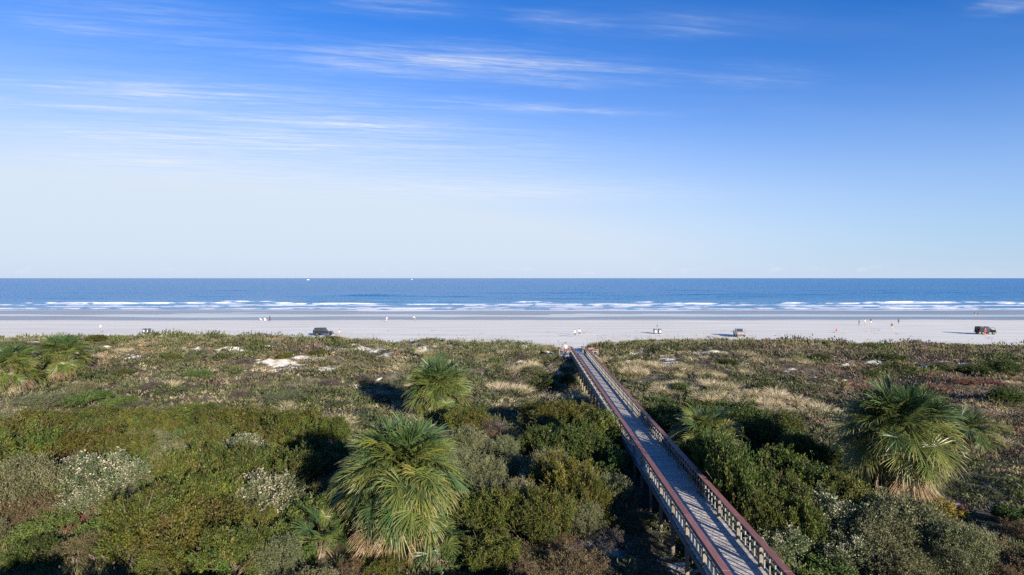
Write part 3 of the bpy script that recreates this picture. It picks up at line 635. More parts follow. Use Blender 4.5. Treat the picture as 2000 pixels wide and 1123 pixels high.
def build_walk():
    ang = -math.atan(0.0217)
    root = empty('boardwalk', (float(walk_x(WY0)), WY0, 0), ang)
    tag(root, 'long weathered grey wooden boardwalk with red-brown handrails crossing the dunes to the beach', 'boardwalk')
    def wz(x, u):      # ground under local point
        c, s = math.cos(ang), math.sin(ang)
        return gz(float(walk_x(WY0)) + x * c - u * s, WY0 + x * s + u * c)
    LEN = WY1 - WY0
    # deck boards
    mb = MB(); mb.box(-HALF - .06, HALF + .06, -.069, .069, -.04, 0); board = mb.mesh('deck_board', W_DECK, bevel=.005)
    rest = MB(); n = int(LEN / .147); made = 0; rr = random.Random(3)
    for i in range(n):
        u = .08 + i * .147
        if u > 7.5 and made < 300:
            o = mobj('deck_board', board, root, (rr.uniform(-.015, .015), u, DECK_Z + rr.uniform(-.003, .003)), (0, rr.uniform(-.002, .002), rr.uniform(-.003, .003))); made += 1
        else:
            rest.box(-HALF - .06, HALF + .06, u - .068, u + .068, DECK_Z - .04, DECK_Z + rr.uniform(-.003, .003))
    tag(rest.build('far_deck_boards', W_DECK, root), kind='stuff')
    nb = int(LEN / BAY)
    b = MB(); b.box(-.023, .023, -.023, .023, .10, .93); bal = b.mesh('baluster', W_BAL)
    b = MB(); b.box(-.135, .135, -BAY + .004, BAY - .004, -.045, 0); cap = b.mesh('cap_rail', W_CAP, bevel=.008)
    b = MB(); b.box(-.02, .02, -BAY / 2 + .075, BAY / 2 - .075, -.045, .045); mid = b.mesh('mid_rail', W_BAL)
    b = MB(); b.box(-.02, .02, -BAY / 2 + .075, BAY / 2 - .075, -.07, .07); low = b.mesh('bottom_rail', W_BAL)
    b = MB(); b.box(-.022, .022, -BAY + .003, BAY - .003, -.11, 0); fas = b.mesh('fascia_board', W_BEAM)
    b = MB(); b.box(-.025, .025, -BAY + .003, BAY - .003, -.26, -.042); beam = b.mesh('side_beam', W_BEAM)
    b = MB(); b.box(-HALF - .02, HALF + .02, -.05, .05, -.50, -.265); cross = b.mesh('cross_beam', W_BEAM)
    for k in range(nb + 1):
        u = k * BAY + .2
        for sx in (-1, 1):
            g = min(wz(sx * HALF, u), DECK_Z - .3)
            p = MB(); p.box(-.075, .075, -.075, .075, g - .4, RAIL_Z - .05)
            mobj('post', p.mesh('post', W_POST, bevel=.012), root, (sx * HALF, u, 0))
            if k < nb:
                um = u + BAY / 2
                mobj('mid_rail', mid, root, (sx * HALF, um, DECK_Z + .57))
                mobj('bottom_rail', low, root, (sx * HALF, um, DECK_Z + .135))
                for j in range(4):
                    mobj('baluster', bal, root, (sx * (HALF - .045), u + BAY * (j + 1) / 5, DECK_Z))
                if k % 2 == 0:
                    mobj('cap_rail', cap, root, (sx * (HALF - .02), u + BAY, RAIL_Z + rr.uniform(-.004, .004)), (0, 0, rr.uniform(-.002, .002)))
                    mobj('fascia_board', fas, root, (sx * (HALF + .098), u + BAY, RAIL_Z - .052))
                    mobj('side_beam', beam, root, (sx * (HALF + .102), u + BAY, DECK_Z - .002))
        mobj('cross_beam', cross, root, (0, u + .13, DECK_Z))
    # ramp off the seaward end, down to the sand
    L2, drop = 5.0, 0.50
    a = math.atan2(drop, L2)
    for i in range(int(L2 / .147)):
        t = (i + .5) * .147
        mobj('ramp_board', board, root, (0, LEN + t, DECK_Z - .012 - drop * t / L2), (-a, 0, 0))
    for sx in (-1, 1):
        c = MB(); c.box(-.12, .12, 0, L2 * .7, -.045, 0)
        mobj('cap_rail', c.mesh('cap_rail', W_CAP), root, (sx * HALF, LEN + .75, RAIL_Z - .07), (-a, 0, 0))
        c = MB(); c.box(-.02, .02, 0, L2 * .7, -.05, .05)
        mobj('mid_rail', c.mesh('mid_rail', W_BAL), root, (sx * HALF, LEN + .75, DECK_Z + .42), (-a, 0, 0))
        for t in (1.6, 3.9):
            p = MB(); p.box(-.07, .07, -.07, .07, .6, RAIL_Z - .12 - drop * t / L2)
            mobj('post', p.mesh('post', W_POST), root, (sx * HALF, LEN + t, 0))
    # side landings with posts
    for sx, w in ((-1, 1.7), (1, 1.3)):
        xa, xb = (HALF + .14) * sx, (HALF + .14 + w) * sx
        lb = MB(); lb.box(min(xa, xb), max(xa, xb), -.068, .068, -.04, 0); lm = lb.mesh('landing_board', W_DECK)
        for i in range(15):
            mobj('landing_board', lm, root, (0, LEN - 2.6 + i * .147, DECK_Z - .002))
        for (px, pu) in ((xb, LEN - 2.6), (xb, LEN - .55), ((xa + xb) / 2, LEN - 2.6)):
            p = MB(); p.box(px - .06, px + .06, pu - .06, pu + .06, wz(px, pu) - .4, RAIL_Z - .1)
            p.build('post', W_POST, root)
        c = MB(); c.box(xb - .12, xb + .12, LEN - 2.7, LEN - .45, RAIL_Z - .099, RAIL_Z - .055); c.build('cap_rail', W_CAP, root)
        c = MB(); c.box(min(xa, xb) + .13, max(xa, xb) - .13, LEN - 2.72, LEN - 2.48, RAIL_Z - .099, RAIL_Z - .055); c.build('cap_rail', W_CAP, root)
    c, s = math.cos(ang), math.sin(ang)
    def at(x, u, z): return (float(walk_x(WY0)) + x * c - u * s, WY0 + x * s + u * c, z)
    return root, at, LEN
WALK, walk_at, WLEN = build_walk()
def bench(loc, rz, label):
    r = empty('bench', loc, rz)
    tag(r, label, 'bench', 'benches at the seaward end of the boardwalk')
    for k in range(3):
        b = MB(); b.box(-.75, .75, -.22 + k * .15, -.09 + k * .15, .42, .46); b.build('seat_slat', W_DECK, r)
    for k in range(2):
        b = MB(); b.box(-.75, .75, .25, .285, .60 + k * .17, .73 + k * .17); b.build('back_slat', W_CAP, r)
    for x in (-.62, .62):
        b = MB(); b.box(x - .04, x + .04, -.2, -.12, 0, .42); b.build('leg', W_POST, r)
        b = MB(); b.box(x - .04, x + .04, .17, .25, 0, .92); b.build('leg', W_POST, r)
bench(walk_at(-HALF - 1.1, WLEN - 1.0, DECK_Z), R(-10), 'small wooden bench on the landing left of the boardwalk end')
bench(walk_at(HALF + .9, WLEN - 1.1, DECK_Z), R(8), 'small wooden bench on the landing right of the boardwalk end')

# ------------------------------------------------------------------ cabbage palms
def frond_mesh(name, rng, elev, petiole, rad, nseg, droop, pal, tip, dead=False, spread=145.0, sag=25.0, bend=0.0):
    """one fan leaf: petiole leaving the origin towards +x at elevation elev (degrees), gravity already in it"""
    Q, T = [], []
    # petiole
    pts = [np.zeros(3)]; e = elev
    for i in range(4):
        e = elev - sag * ((i + 1) / 4) ** 2
        pts.append(pts[-1] + petiole / 4 * np.array([math.cos(R(e)), 0, math.sin(R(e))]))
    pc = np.array((0.16, 0.15, 0.06)) if not dead else np.array((0.22, 0.15, 0.09))
    for i in range(4):
        for off in ((0, .022, 0), (0.012, 0, .016)):
            o = np.array(off); w0 = o * (1.4 - i * .2); w1 = o * (1.2 - i * .2)
            Q.append([pts[i] - w0, pts[i] + w0, pts[i + 1] + w1, pts[i + 1] - w1]); T.append(pc)
    h = pts[-1]; yh = np.array([0., 1, 0])
    for i in range(nseg):
        phi = -spread + 2 * spread * i / (nseg - 1) + rng.normal() * 2
        k = 1 - abs(phi) / spread
        s = 0.42 * rad * k
        ee = e - bend - 24 * k * droop               # the blade hangs from the end of the petiole and its rib arches over
        d = np.array([math.cos(R(ee)), 0, math.sin(R(ee))]); n = np.array([-math.sin(R(ee)), 0, math.cos(R(ee))])
        o = h + s * np.array([math.cos(R(e - bend * .6)), 0, math.sin(R(e - bend * .6))]) * 0.9
        dr = math.cos(R(phi)) * d + math.sin(R(phi)) * yh + n * 0.30 * abs(math.sin(R(phi))) * (1 if not dead else -.3)
        dr = dr / np.linalg.norm(dr)
        side = np.cross(dr, n); side /= max(np.linalg.norm(side), 1e-6)
        side = side * .9 + n * rng.choice((-.5, .5)); side /= np.linalg.norm(side)
        Ls = rad * (0.78 + 0.22 * math.cos(R(phi))) * rng.uniform(.82, 1.1)
        g = np.array([0, 0, -1.0]) * droop * Ls
        jit = rng.normal(size=3) * .03 * Ls
        p1 = o + dr * Ls * .48 + g * .03; p2 = o + dr * Ls * .80 + g * .16 + jit * .5; p3 = o + dr * Ls * .98 + g * .42 + jit
        w1, w2 = .016 * rad, .013 * rad
        c = np.asarray(pal[rng.integers(len(pal))]) * rng.uniform(.75, 1.25)
        Q += [[o - side * .008, o + side * .008, p1 + side * w1, p1 - side * w1], [p1 - side * w1, p1 + side * w1, p2 + side * w2, p2 - side * w2],
              [p2 - side * w2, p2 + side * w2, p3 + side * .003, p3 - side * .003]]
        T += [c, c * 1.05, c * .45 + np.asarray(tip) * .55 * rng.uniform(.6, 1.2)]
    return quads_mesh(name, np.array(Q), np.array(T), M_PALM)
G_DARK = [(0.045, 0.085, 0.026), (0.06, 0.10, 0.03), (0.05, 0.095, 0.038)]
G_MID = [(0.10, 0.128, 0.028), (0.125, 0.142, 0.032), (0.08, 0.11, 0.028)]
G_YEL = [(0.19, 0.185, 0.04), (0.16, 0.165, 0.035), (0.21, 0.18, 0.055)]
G_DEAD = [(0.23, 0.155, 0.085), (0.30, 0.22, 0.13), (0.19, 0.12, 0.07)]
G_GREY = [(0.30, 0.25, 0.195), (0.24, 0.195, 0.15)]
TIP_G, TIP_Y, TIP_D = (0.17, 0.18, 0.06), (0.32, 0.26, 0.12), (0.34, 0.25, 0.15)
def make_fronds():
    r = np.random.default_rng(12); F = {}
    F['spear'] = [frond_mesh('frond', r, 84, .8, 1.0, 30, .15, G_DARK, TIP_G, spread=40, sag=4), frond_mesh('frond', r, 72, .9, 1.05, 48, .3, G_DARK, TIP_G, spread=95, sag=8)]
    F['up'] = [frond_mesh('frond', r, e, pl, .98, 60, .38, p, TIP_G, sag=8, bend=18, spread=155) for e, p, pl in ((72, G_DARK, 1.1), (60, G_MID, 1.0), (48, G_DARK, 1.2), (58, G_MID, .6), (44, G_MID, .9), (66, G_DARK, .7))]
    F['mid'] = [frond_mesh('frond', r, e, pl, .98, 64, .38, p, t, sag=10, bend=32, spread=158) for e, p, t, pl in ((44, G_MID, TIP_G, 1.25), (32, G_MID, TIP_G, 1.3), (20, G_DARK, TIP_G, 1.3), (26, G_YEL, TIP_Y, 1.0), (14, G_MID, TIP_Y, 1.3), (36, G_DARK, TIP_G, .7), (24, G_MID, TIP_G, .9))]
    F['low'] = [frond_mesh('frond', r, e, pl, .95, 60, .42, p, t, sag=12, bend=34, spread=155) for e, p, t, pl in ((6, G_MID, TIP_Y, 1.3), (-6, G_MID, TIP_Y, 1.2), (-18, G_DARK, TIP_Y, 1.2), (-28, G_MID, TIP_D, 1.0), (-12, G_MID, TIP_D, 1.3), (-2, G_DARK, TIP_G, .9))]
    F['hang'] = [frond_mesh('frond', r, e, 1.0, .9, 44, .9, p, t, sag=18, spread=95, bend=18) for e, p, t in ((-38, G_MID, TIP_D), (-46, G_DARK, TIP_D), (-50, G_DEAD, TIP_D))]
    F['dead'] = [frond_mesh('frond', r, e, pl, .85, 34, .9, p, TIP_D, dead=True, spread=48, sag=20) for e, p, pl in ((-46, G_DEAD, 1.2), (-62, G_GREY, 1.0), (-54, G_DEAD, 1.2), (-70, G_DEAD, .9), (-40, G_DEAD, 1.0))]
    return F
FRONDS = make_fronds()
def palm(x, y, height, size, n, label, seed, n_dead=14, skirt=1.0, stretch=1.2, group='cabbage palms on the dunes', name='cabbage_palm', tone=None):
    rr = random.Random(seed); z0 = gz(x, y)
    root = empty(name, (x, y, z0), rr.uniform(0, 6.28))
    tag(root, label, 'palm tree', group)
    root.rotation_euler[0] = rr.uniform(-.1, .1); root.rotation_euler[1] = rr.uniform(-.1, .1)
    t = MB(); pts = []; rad = []
    for i in range(9):
        f = i / 8; pts.append((.12 * math.sin(f * 3), .1 * f, -.3 + f * (height + .3))); rad.append((.26 - .08 * f) * size / 2.2 * rr.uniform(.92, 1.1))
    t.tube(pts, rad, 9)
    for i in range(26):            # old leaf boots
        f = rr.uniform(.25, .97); a = rr.uniform(0, 6.28); zz = f * height; q = .2 * size / 2.2
        t.tube([(q * math.cos(a), q * math.sin(a), zz), (q * 2.1 * math.cos(a), q * 2.1 * math.sin(a), zz + .3)], [.05, .03], 4)
    t.build('trunk', M_BARK, root)
    sc = size / 2.35
    ga = 2.399963
    for i in range(n + n_dead):
        u = (i + .5) / n
        if i >= n: kind, dz = 'dead', stretch * rr.uniform(.9, 1.25)
        else:
            kind = 'spear' if u < .05 else 'up' if u < .33 else 'mid' if u < .68 else 'low' if u < .92 else 'hang'
            dz = stretch * (u ** 1.3)
        m = rr.choice(FRONDS[kind])
        s = sc * rr.uniform(.78, 1.1) * (skirt if kind in ('dead',) else 1)
        a = i * ga + rr.uniform(-.25, .25)
        o = mobj('dead_frond' if kind == 'dead' else 'frond', m, root, (.1 * math.cos(a), .1 * math.sin(a), max(height - dz, .25)), (rr.uniform(-.6, .6), rr.uniform(-.22, .22), a))
        o.scale = (s, s, s)
    return root
for args in PALMS: palm(**args)

# ------------------------------------------------------------------ shrubs
def shrub_mesh(name, seed, n_sprig, per, ll, lw, pal, rad=1.0, hgt=1.0, lobes=9, up=.6, sprig_len=.18, rough=.1, extra=None, stray=.05, tuft=.11, tn=20):
    """foliage of a shrub about 1 unit in radius and 1 unit high, standing on z = 0"""
    r = np.random.default_rng(seed)
    a = r.uniform(0, 2 * math.pi, lobes); q = np.sqrt(r.uniform(0, 1, lobes)) * .62; q[0] = 0
    lr = r.uniform(.30, .48, lobes)
    C = np.stack([q * np.cos(a), q * np.sin(a), (1 - lr * .95) * (1 - .55 * q ** 2) * r.uniform(.75, 1.0, lobes) - lr * .1], 1)
    C[:, 2] = np.maximum(C[:, 2], lr * .55)
    nt_ = max(60, n_sprig // tn)
    P = []; A = []; LB = []
    tries = 0
    while sum(len(p) for p in P) < nt_ and tries < 40:          # tufts over the outside of the lobes
        tries += 1
        k = r.integers(0, lobes, nt_)
        d = unit(r.normal(size=(nt_, 3))); d[:, 2] = np.where(d[:, 2] < -.45, -d[:, 2], d[:, 2])
        rr_ = lr[k] * (1 - np.abs(r.normal(0, rough, nt_)) + (r.uniform(0, 1, nt_) < stray) * r.uniform(.1, .35, nt_))
        p = C[k] + d * rr_[:, None]
        dist = np.linalg.norm(p[:, None, :] - C[None], axis=2) / lr[None]
        dist[np.arange(nt_), k] = 9
        ok = (dist.min(1) > .82) & (p[:, 2] > .02)
        P.append(p[ok]); A.append(d[ok]); LB.append(k[ok])
    TP = np.concatenate(P)[:nt_]; TA = np.concatenate(A)[:nt_]; TL = np.concatenate(LB)[:nt_]; nt_ = len(TP)
    TA = unit(TA * .8 + np.array([0, 0, up]) + r.normal(size=(nt_, 3)) * .15)
    tsz = r.uniform(.6, 1.35, nt_) * tuft
    ti = r.integers(0, nt_, n_sprig)
    dd = unit(r.normal(size=(n_sprig, 3))) * (r.uniform(0, 1, n_sprig) ** .4)[:, None]
    al = (dd * TA[ti]).sum(1, keepdims=True)
    P = TP[ti] + (dd + TA[ti] * al * 1.3) * tsz[ti][:, None]
    A = unit(dd * .7 + TA[ti] * .6 + np.array([0, 0, up * .5]))
    LB = TL[ti]; n = n_sprig
    P[:, 2] = np.maximum(P[:, 2], .01)
    base = (.55 * pick(pal, nt_, r, .2)[ti] + .45 * pick(pal, n, r, .15)) * (r.uniform(.8, 1.2, lobes))[LB][:, None]
    P2 = np.repeat(P, per, 0); A2 = np.repeat(A, per, 0); T2 = np.repeat(base, per, 0)
    m = len(P2)
    P2 = P2 + A2 * (r.uniform(0, 1, m) * sprig_len)[:, None] + r.normal(size=(m, 3)) * .018
    D = unit(A2 * .65 + r.normal(size=(m, 3)) * .55)
    Q = leaf_quads(P2, D, r.uniform(.7, 1.3, m) * ll, r.uniform(.7, 1.3, m) * lw, r)
    T = T2 * r.uniform(.8, 1.2, (m, 1))
    top = np.percentile(Q[..., 2], 98.5); wid = np.percentile(np.hypot(Q[..., 0], Q[..., 1]), 96); rad = rad / wid; hgt = hgt / top
    Q[..., 0] *= rad; Q[..., 1] *= rad; Q[..., 2] *= hgt
    foliage = quads_mesh(name, Q, T, M_LEAF)
    # stems from the root to the lobes
    s = MB(); rp = random.Random(seed)
    for c in C:
        e = Vector((c[0] * rad, c[1] * rad, c[2] * hgt)); b = Vector((rp.uniform(-.08, .08), rp.uniform(-.08, .08), -.1))
        mid = b.lerp(e, .5) + Vector((rp.uniform(-.08, .08), rp.uniform(-.08, .08), .05))
        s.tube([b, mid, e], [.026, .018, .009], 5)
        for j in range(4):
            f = Vector(unit(np.array([rp.gauss(0, 1), rp.gauss(0, 1), rp.gauss(.4, .6)]))) * .3
            s.tube([mid.lerp(e, .6), e + f], [.010, .004], 4)
    for j in range(46):            # bare twig ends standing out of the leaves
        c = C[rp.randrange(lobes)]; d = Vector(unit(np.array([rp.gauss(0, 1), rp.gauss(0, 1), rp.gauss(.9, .5)])))
        k = rp.uniform(.30, .46); p0 = Vector((c[0] * rad, c[1] * rad, c[2] * hgt)) + d * k * .6; p1 = p0 + d * (k * .55 + rp.uniform(.08, .26)) + Vector((rp.gauss(0, .04), rp.gauss(0, .04), .03))
        s.tube([p0, p1], [.008, .003], 3, cap=False)
    stem = s.mesh('stem', M_BARK)
    flower = None
    if extra:
        nf, pf, fl, fw, fpal = extra
        lob = r.uniform(0, 1, nt_)[ti]; w = (lob > .58) * (A[:, 2] > .1)
        idx = np.where(w > 0)[0]
        idx = r.choice(idx, min(nf, len(idx)), replace=False)
        FP = np.repeat(P[idx] + A[idx] * sprig_len, pf, 0); FA = np.repeat(A[idx], pf, 0); mm = len(FP)
        FP = FP + r.normal(size=(mm, 3)) * .032
        FQ = leaf_quads(FP, unit(FA * .5 + r.normal(size=(mm, 3)) * .6), r.uniform(.7, 1.3, mm) * fl, r.uniform(.7, 1.3, mm) * fw, r)
        FQ[..., 0] *= rad; FQ[..., 1] *= rad; FQ[..., 2] *= hgt
        flower = quads_mesh('flower_heads', FQ, pick(fpal, mm, r, .15), M_LEAF)
    return foliage, stem, flower
PAL = {
    'wax': [(0.098, 0.105, 0.018), (0.145, 0.14, 0.024), (0.055, 0.07, 0.016), (0.08, 0.095, 0.018), (0.10, 0.105, 0.02), (0.12, 0.085, 0.035), (0.07, 0.11, 0.024)],
    'dark': [(0.05, 0.075, 0.017), (0.095, 0.115, 0.02), (0.03, 0.05, 0.014), (0.07, 0.095, 0.018), (0.085, 0.075, 0.025), (0.045, 0.08, 0.02)],
    'groundsel': [(0.105, 0.13, 0.06), (0.08, 0.105, 0.045), (0.13, 0.145, 0.075)],
    'grey': [(0.145, 0.155, 0.075), (0.105, 0.125, 0.05), (0.18, 0.17, 0.10), (0.12, 0.13, 0.06)],
    'brown': [(0.15, 0.115, 0.055), (0.19, 0.145, 0.075), (0.12, 0.10, 0.05), (0.13, 0.125, 0.05)],
    'bright': [(0.085, 0.135, 0.035), (0.115, 0.16, 0.04), (0.065, 0.11, 0.03)],
    'yellow': [(0.22, 0.20, 0.03), (0.14, 0.16, 0.03), (0.26, 0.19, 0.05)],
    'purple': [(0.12, 0.095, 0.085), (0.15, 0.12, 0.10), (0.095, 0.08, 0.07)],
    'rust': [(0.24, 0.115, 0.06), (0.30, 0.16, 0.09), (0.17, 0.09, 0.06)],
}
FLW = [(0.37, 0.33, 0.235), (0.45, 0.41, 0.31), (0.30, 0.265, 0.175)]
PROTO = {
    'wax': [shrub_mesh('foliage', 100 + i, 3300, 8, .052, .021, PAL['wax'], lobes=10 + i, up=.9, sprig_len=.07, tuft=.115, tn=30, rough=.16) for i in range(3)],
    'dark': [shrub_mesh('foliage', 120 + i, 3000, 8, .050, .030, PAL['dark'], lobes=9 + i, up=.5, sprig_len=.06, rough=.2, tuft=.13, tn=30) for i in range(2)],
    'groundsel': [shrub_mesh('foliage', 140 + i, 3000, 8, .045, .020, PAL['groundsel'], lobes=12, up=.7, sprig_len=.07, extra=(640, 7, .042, .030, FLW), tuft=.10) for i in range(2)],
    'grey': [shrub_mesh('foliage', 160 + i, 3300, 8, .044, .016, PAL['grey'], lobes=11, up=.9, sprig_len=.09, stray=.12, tuft=.11) for i in range(2)],
    'brown': [shrub_mesh('foliage', 180, 2000, 8, .05, .014, PAL['brown'], lobes=9, up=.8, sprig_len=.1, stray=.2, rough=.2)],
    'bright': [shrub_mesh('foliage', 190, 1900, 7, .065, .036, PAL['bright'], lobes=8, up=.7, sprig_len=.09, stray=.1)],
    'yellow': [shrub_mesh('foliage', 200, 1700, 7, .065, .032, PAL['yellow'], lobes=8, up=.7, sprig_len=.09, stray=.1)],
    'purple': [shrub_mesh('foliage', 210, 1800, 7, .06, .014, PAL['purple'], lobes=9, up=.8, sprig_len=.12, stray=.2, rough=.2)],
    'rust': [shrub_mesh('foliage', 220, 1000, 7, .09, .034, PAL['rust'], lobes=9, up=.8, sprig_len=.12, stray=.2, rough=.25)],
}
WORDS = {'wax': 'olive green leafy shrub', 'dark': 'dark green dense shrub', 'groundsel': 'cream-flowered grey-green shrub', 'grey': 'soft grey-green shrub', 'brown': 'dry brown twiggy shrub',
         'bright': 'bright green leafy shrub', 'yellow': 'yellow-green shrub', 'purple': 'bare purplish grey shrub', 'rust': 'rust red withered shrub'}
_ones = ['', 'first', 'second', 'third', 'fourth', 'fifth', 'sixth', 'seventh', 'eighth', 'ninth', 'tenth', 'eleventh', 'twelfth', 'thirteenth', 'fourteenth', 'fifteenth', 'sixteenth', 'seventeenth', 'eighteenth', 'nineteenth']
def nth(i):          # 1 -> first
    if i < 20: return _ones[i]
    t = {2: 'twent', 3: 'thirt', 4: 'fort', 5: 'fift'}[i // 10]
    return t + 'ieth' if i % 10 == 0 else t + 'y-' + _ones[i % 10]
def row_of(y):
    for lim, nm in ((24.5, 'edge row'), (28.5, 'nearest row'), (33, 'second row'), (38.5, 'third row'), (46, 'fourth row'), (60, 'rearmost row'), (76, 'mid dune')):
        if y < lim: return nm
    return 'crest strip'
def build_shrubs():
    rr = random.Random(5)
    items = []
    for (x, y, rad, h, kind) in SHRUBS:
        side = 'right' if x > walk_x(y) else 'left'
        items.append((kind, row_of(y), side, x / y, x, y, rad, h))
    keys = {}
    for it in items: keys.setdefault(it[:3], []).append(it)
    for (kind, row, side), lst in keys.items():
        lst.sort(key=lambda t: t[3])
        for i, (_, _, _, _, x, y, rad, h) in enumerate(lst):
            where = 'only one' if len(lst) == 1 else nth(i + 1) + ' from left'
            size = 'large ' if rad > 1.9 else 'small ' if rad < .9 else ''
            root = empty('shrub', (x, y, gz(x, y) - .05), rr.uniform(0, 6.28))
            tag(root, '%s%s, %s, %s %s of boardwalk' % (size, WORDS[kind], where, row, side), 'shrub', WORDS[kind] + 's on the dunes')
            fo, st, fl = rr.choice(PROTO[kind])
            root.scale = (rad * rr.uniform(.92, 1.08), rad * rr.uniform(.92, 1.08), h)
            mobj('foliage', fo, root); mobj('stem', st, root)
            if fl is not None: mobj('flower_heads', fl, root)
build_shrubs()

# ------------------------------------------------------------------ ground cover, grasses
COVER_PAL = {
    'green': [(0.075, 0.09, 0.033), (0.055, 0.07, 0.026), (0.105, 0.115, 0.045)],
    'greyg': [(0.12, 0.122, 0.065), (0.09, 0.098, 0.05), (0.155, 0.15, 0.09)],
    'brown': [(0.13, 0.095, 0.065), (0.10, 0.075, 0.06), (0.16, 0.12, 0.09)],
    'straw': [(0.38, 0.32, 0.20), (0.32, 0.27, 0.16), (0.44, 0.38, 0.25)],
    'tan': [(0.25, 0.175, 0.095), (0.21, 0.155, 0.09), (0.28, 0.20, 0.12)],
    'rust': [(0.22, 0.12, 0.07), (0.26, 0.16, 0.10), (0.16, 0.10, 0.07)],
}
def scatter(n, y0, y1, rng, spread=.98):
    t = rng.uniform(0, 1, n); Y = np.sqrt(y0 * y0 + t * (y1 * y1 - y0 * y0)); X = rng.uniform(-spread, spread, n) * Y
    return X, Y
def keep_off_path(X, Y):
    d = np.abs(X - walk_x(Y))
    return ~((d < 1.35) & (Y > 83.5))
def patches(X, Y):
    """which plants grow where: slow patches over the dune"""
    a = fbm(X / 7, Y / 5, 301, 3); b = fbm(X / 5, Y / 4, 302, 3); c = fbm(X / 9, Y / 6, 303, 3)
    left = sstep(5, -30, X); right = sstep(25, 45, X)
    k = np.full(len(X), 'greyg', dtype='<U6')
    k[a > -.01] = 'green'
    k[b > .12] = 'brown'
    k[(c > .17)] = 'tan'
    k[(c > -.04) & (left > .6) & (Y > 70) & (a < .09)] = 'tan'
    k[(right > .5) & (Y < 76) & (Y > 44) & (b < -.02)] = 'rust'
    k[(right > .3) & (a < -.08)] = 'brown'
    return k
def build_cover():
    rng = np.random.default_rng(77)
    # low herbs and sub-shrubs, one mat of them
    X1, Y1 = scatter(21000, 46, 100, rng); X0, Y0 = scatter(19000, 18, 50, rng, 1.0)
    X = np.concatenate([X1, X0]); Y = np.concatenate([Y1, Y0])
    s = sand_amount(X, Y)
    ok = (rng.uniform(0, 1, len(X)) > s * 1.25 - .05) & keep_off_path(X, Y)
    ok &= ~((fbm(X / 2.2, Y / 2.2, 311, 2) < -.19))
    for (sx, sy, sr, sh, sk) in SHRUBS: ok &= np.hypot(X - sx, Y - sy) > sr * .8
    X, Y = X[ok], Y[ok]
    kind = patches(X, Y)
    n = len(X); per = 9
    dist = np.hypot(X, Y)
    rad = rng.uniform(.18, .5, n) * (0.75 + 0.5 * (fbm(X / 3, Y / 3, 321, 2) + .4)); hh = rng.uniform(.14, .42, n) * (.6 + 1.2 * (fbm(X / 4, Y / 4, 331, 2) + .3).clip(0))
    col = np.zeros((n, 3))
    for k, p in COVER_PAL.items():
        i = np.where(kind == k)[0]; col[i] = pick(p, len(i), rng, .22)
    Z = ground_h(X, Y)
    P = np.repeat(np.stack([X, Y, Z], 1), per, 0); m = len(P)
    a = rng.uniform(0, 2 * math.pi, m); q = np.sqrt(rng.uniform(0, 1, m)); rr_ = np.repeat(rad, per)
    off = np.stack([q * np.cos(a) * rr_, q * np.sin(a) * rr_, np.repeat(hh, per) * (1 - q ** 2) * rng.uniform(.3, 1, m)], 1)
    D = unit(off * np.array([1, 1, .6]) + np.array([0, 0, .22]) + rng.normal(size=(m, 3)) * .16)
    sz = .085 + .0013 * np.repeat(dist, per)
    Q = leaf_quads(P + off, D, rng.uniform(.7, 1.4, m) * sz, rng.uniform(.6, 1.2, m) * sz * .42, rng)
    me = quads_mesh('ground_cover', Q, np.repeat(col, per, 0) * rng.uniform(.75, 1.25, (m, 1)), M_COVER)
    tag(mobj('ground_cover', me), 'low matted herbs and sub-shrubs covering the dune', 'ground cover', kind='stuff')
    # knee-high cushions of the same plants
    X, Y = scatter(15500, 22, 97, rng, .95)
    dens = fbm(X / 5, Y / 4, 405, 3)
    ok = (rng.uniform(0, 1, len(X)) < sstep(-.25, .25, dens) * .9) & (sand_amount(X, Y) < .45) & (np.abs(X - walk_x(Y)) > 1.7)
    for (sx, sy, sr, sh, sk) in SHRUBS: ok &= np.hypot(X - sx, Y - sy) > sr * .75
    X, Y = X[ok][:6500], Y[ok][:6500]
    n = len(X); per = 44
    kind = patches(X + 1.5 * rng.normal(size=n), Y + 1.5 * rng.normal(size=n)); kind[kind == 'tan'] = 'greyg'
    pc = {'green': [(0.058, 0.076, 0.025), (0.042, 0.058, 0.02), (0.08, 0.095, 0.03)], 'greyg': [(0.095, 0.105, 0.05), (0.125, 0.128, 0.066), (0.07, 0.085, 0.038)], 'brown': [(0.12, 0.092, 0.075), (0.095, 0.078, 0.065), (0.15, 0.11, 0.085)], 'rust': [(0.20, 0.115, 0.07), (0.15, 0.10, 0.07)]}
    col = np.zeros((n, 3))
    for k, p in pc.items():
        i = np.where(kind == k)[0]; col[i] = pick(p, len(i), rng, .2)
    big = rng.uniform(0, 1, n) < .09; rad = np.where(big, rng.uniform(.9, 1.7, n), .26 + .85 * rng.uniform(0, 1, n) ** 2); hh = rad * rng.uniform(.45, .8, n)
    P = np.repeat(np.stack([X, Y, ground_h(X, Y)], 1), per, 0); m = len(P)
    d = unit(rng.normal(size=(m, 3))); d[:, 2] = np.abs(d[:, 2]); rs = rng.uniform(.55, 1.1, m)
    off = d * np.stack([np.repeat(rad, per) * rs, np.repeat(rad, per) * rs, np.repeat(hh, per) * rs], 1)
    D = unit(d + np.array([0, 0, .5]) + rng.normal(size=(m, 3)) * .35)
    sz = .085 + .0013 * np.hypot(P[:, 0], P[:, 1])
    sz = sz * np.clip(np.repeat(rad, per) / .55, .85, 2.2) ** .8
    Q = leaf_quads(P + off, D, rng.uniform(.7, 1.4, m) * sz, rng.uniform(.6, 1.2, m) * sz * .42, rng)
    me = quads_mesh('cushion_plants', Q, np.repeat(col, per, 0) * rng.uniform(.7, 1.3, (m, 1)), M_COVER)
    tag(mobj('cushion_plants', me), 'knee-high cushions of grey-green and brownish dune plants', 'ground cover', kind='stuff')
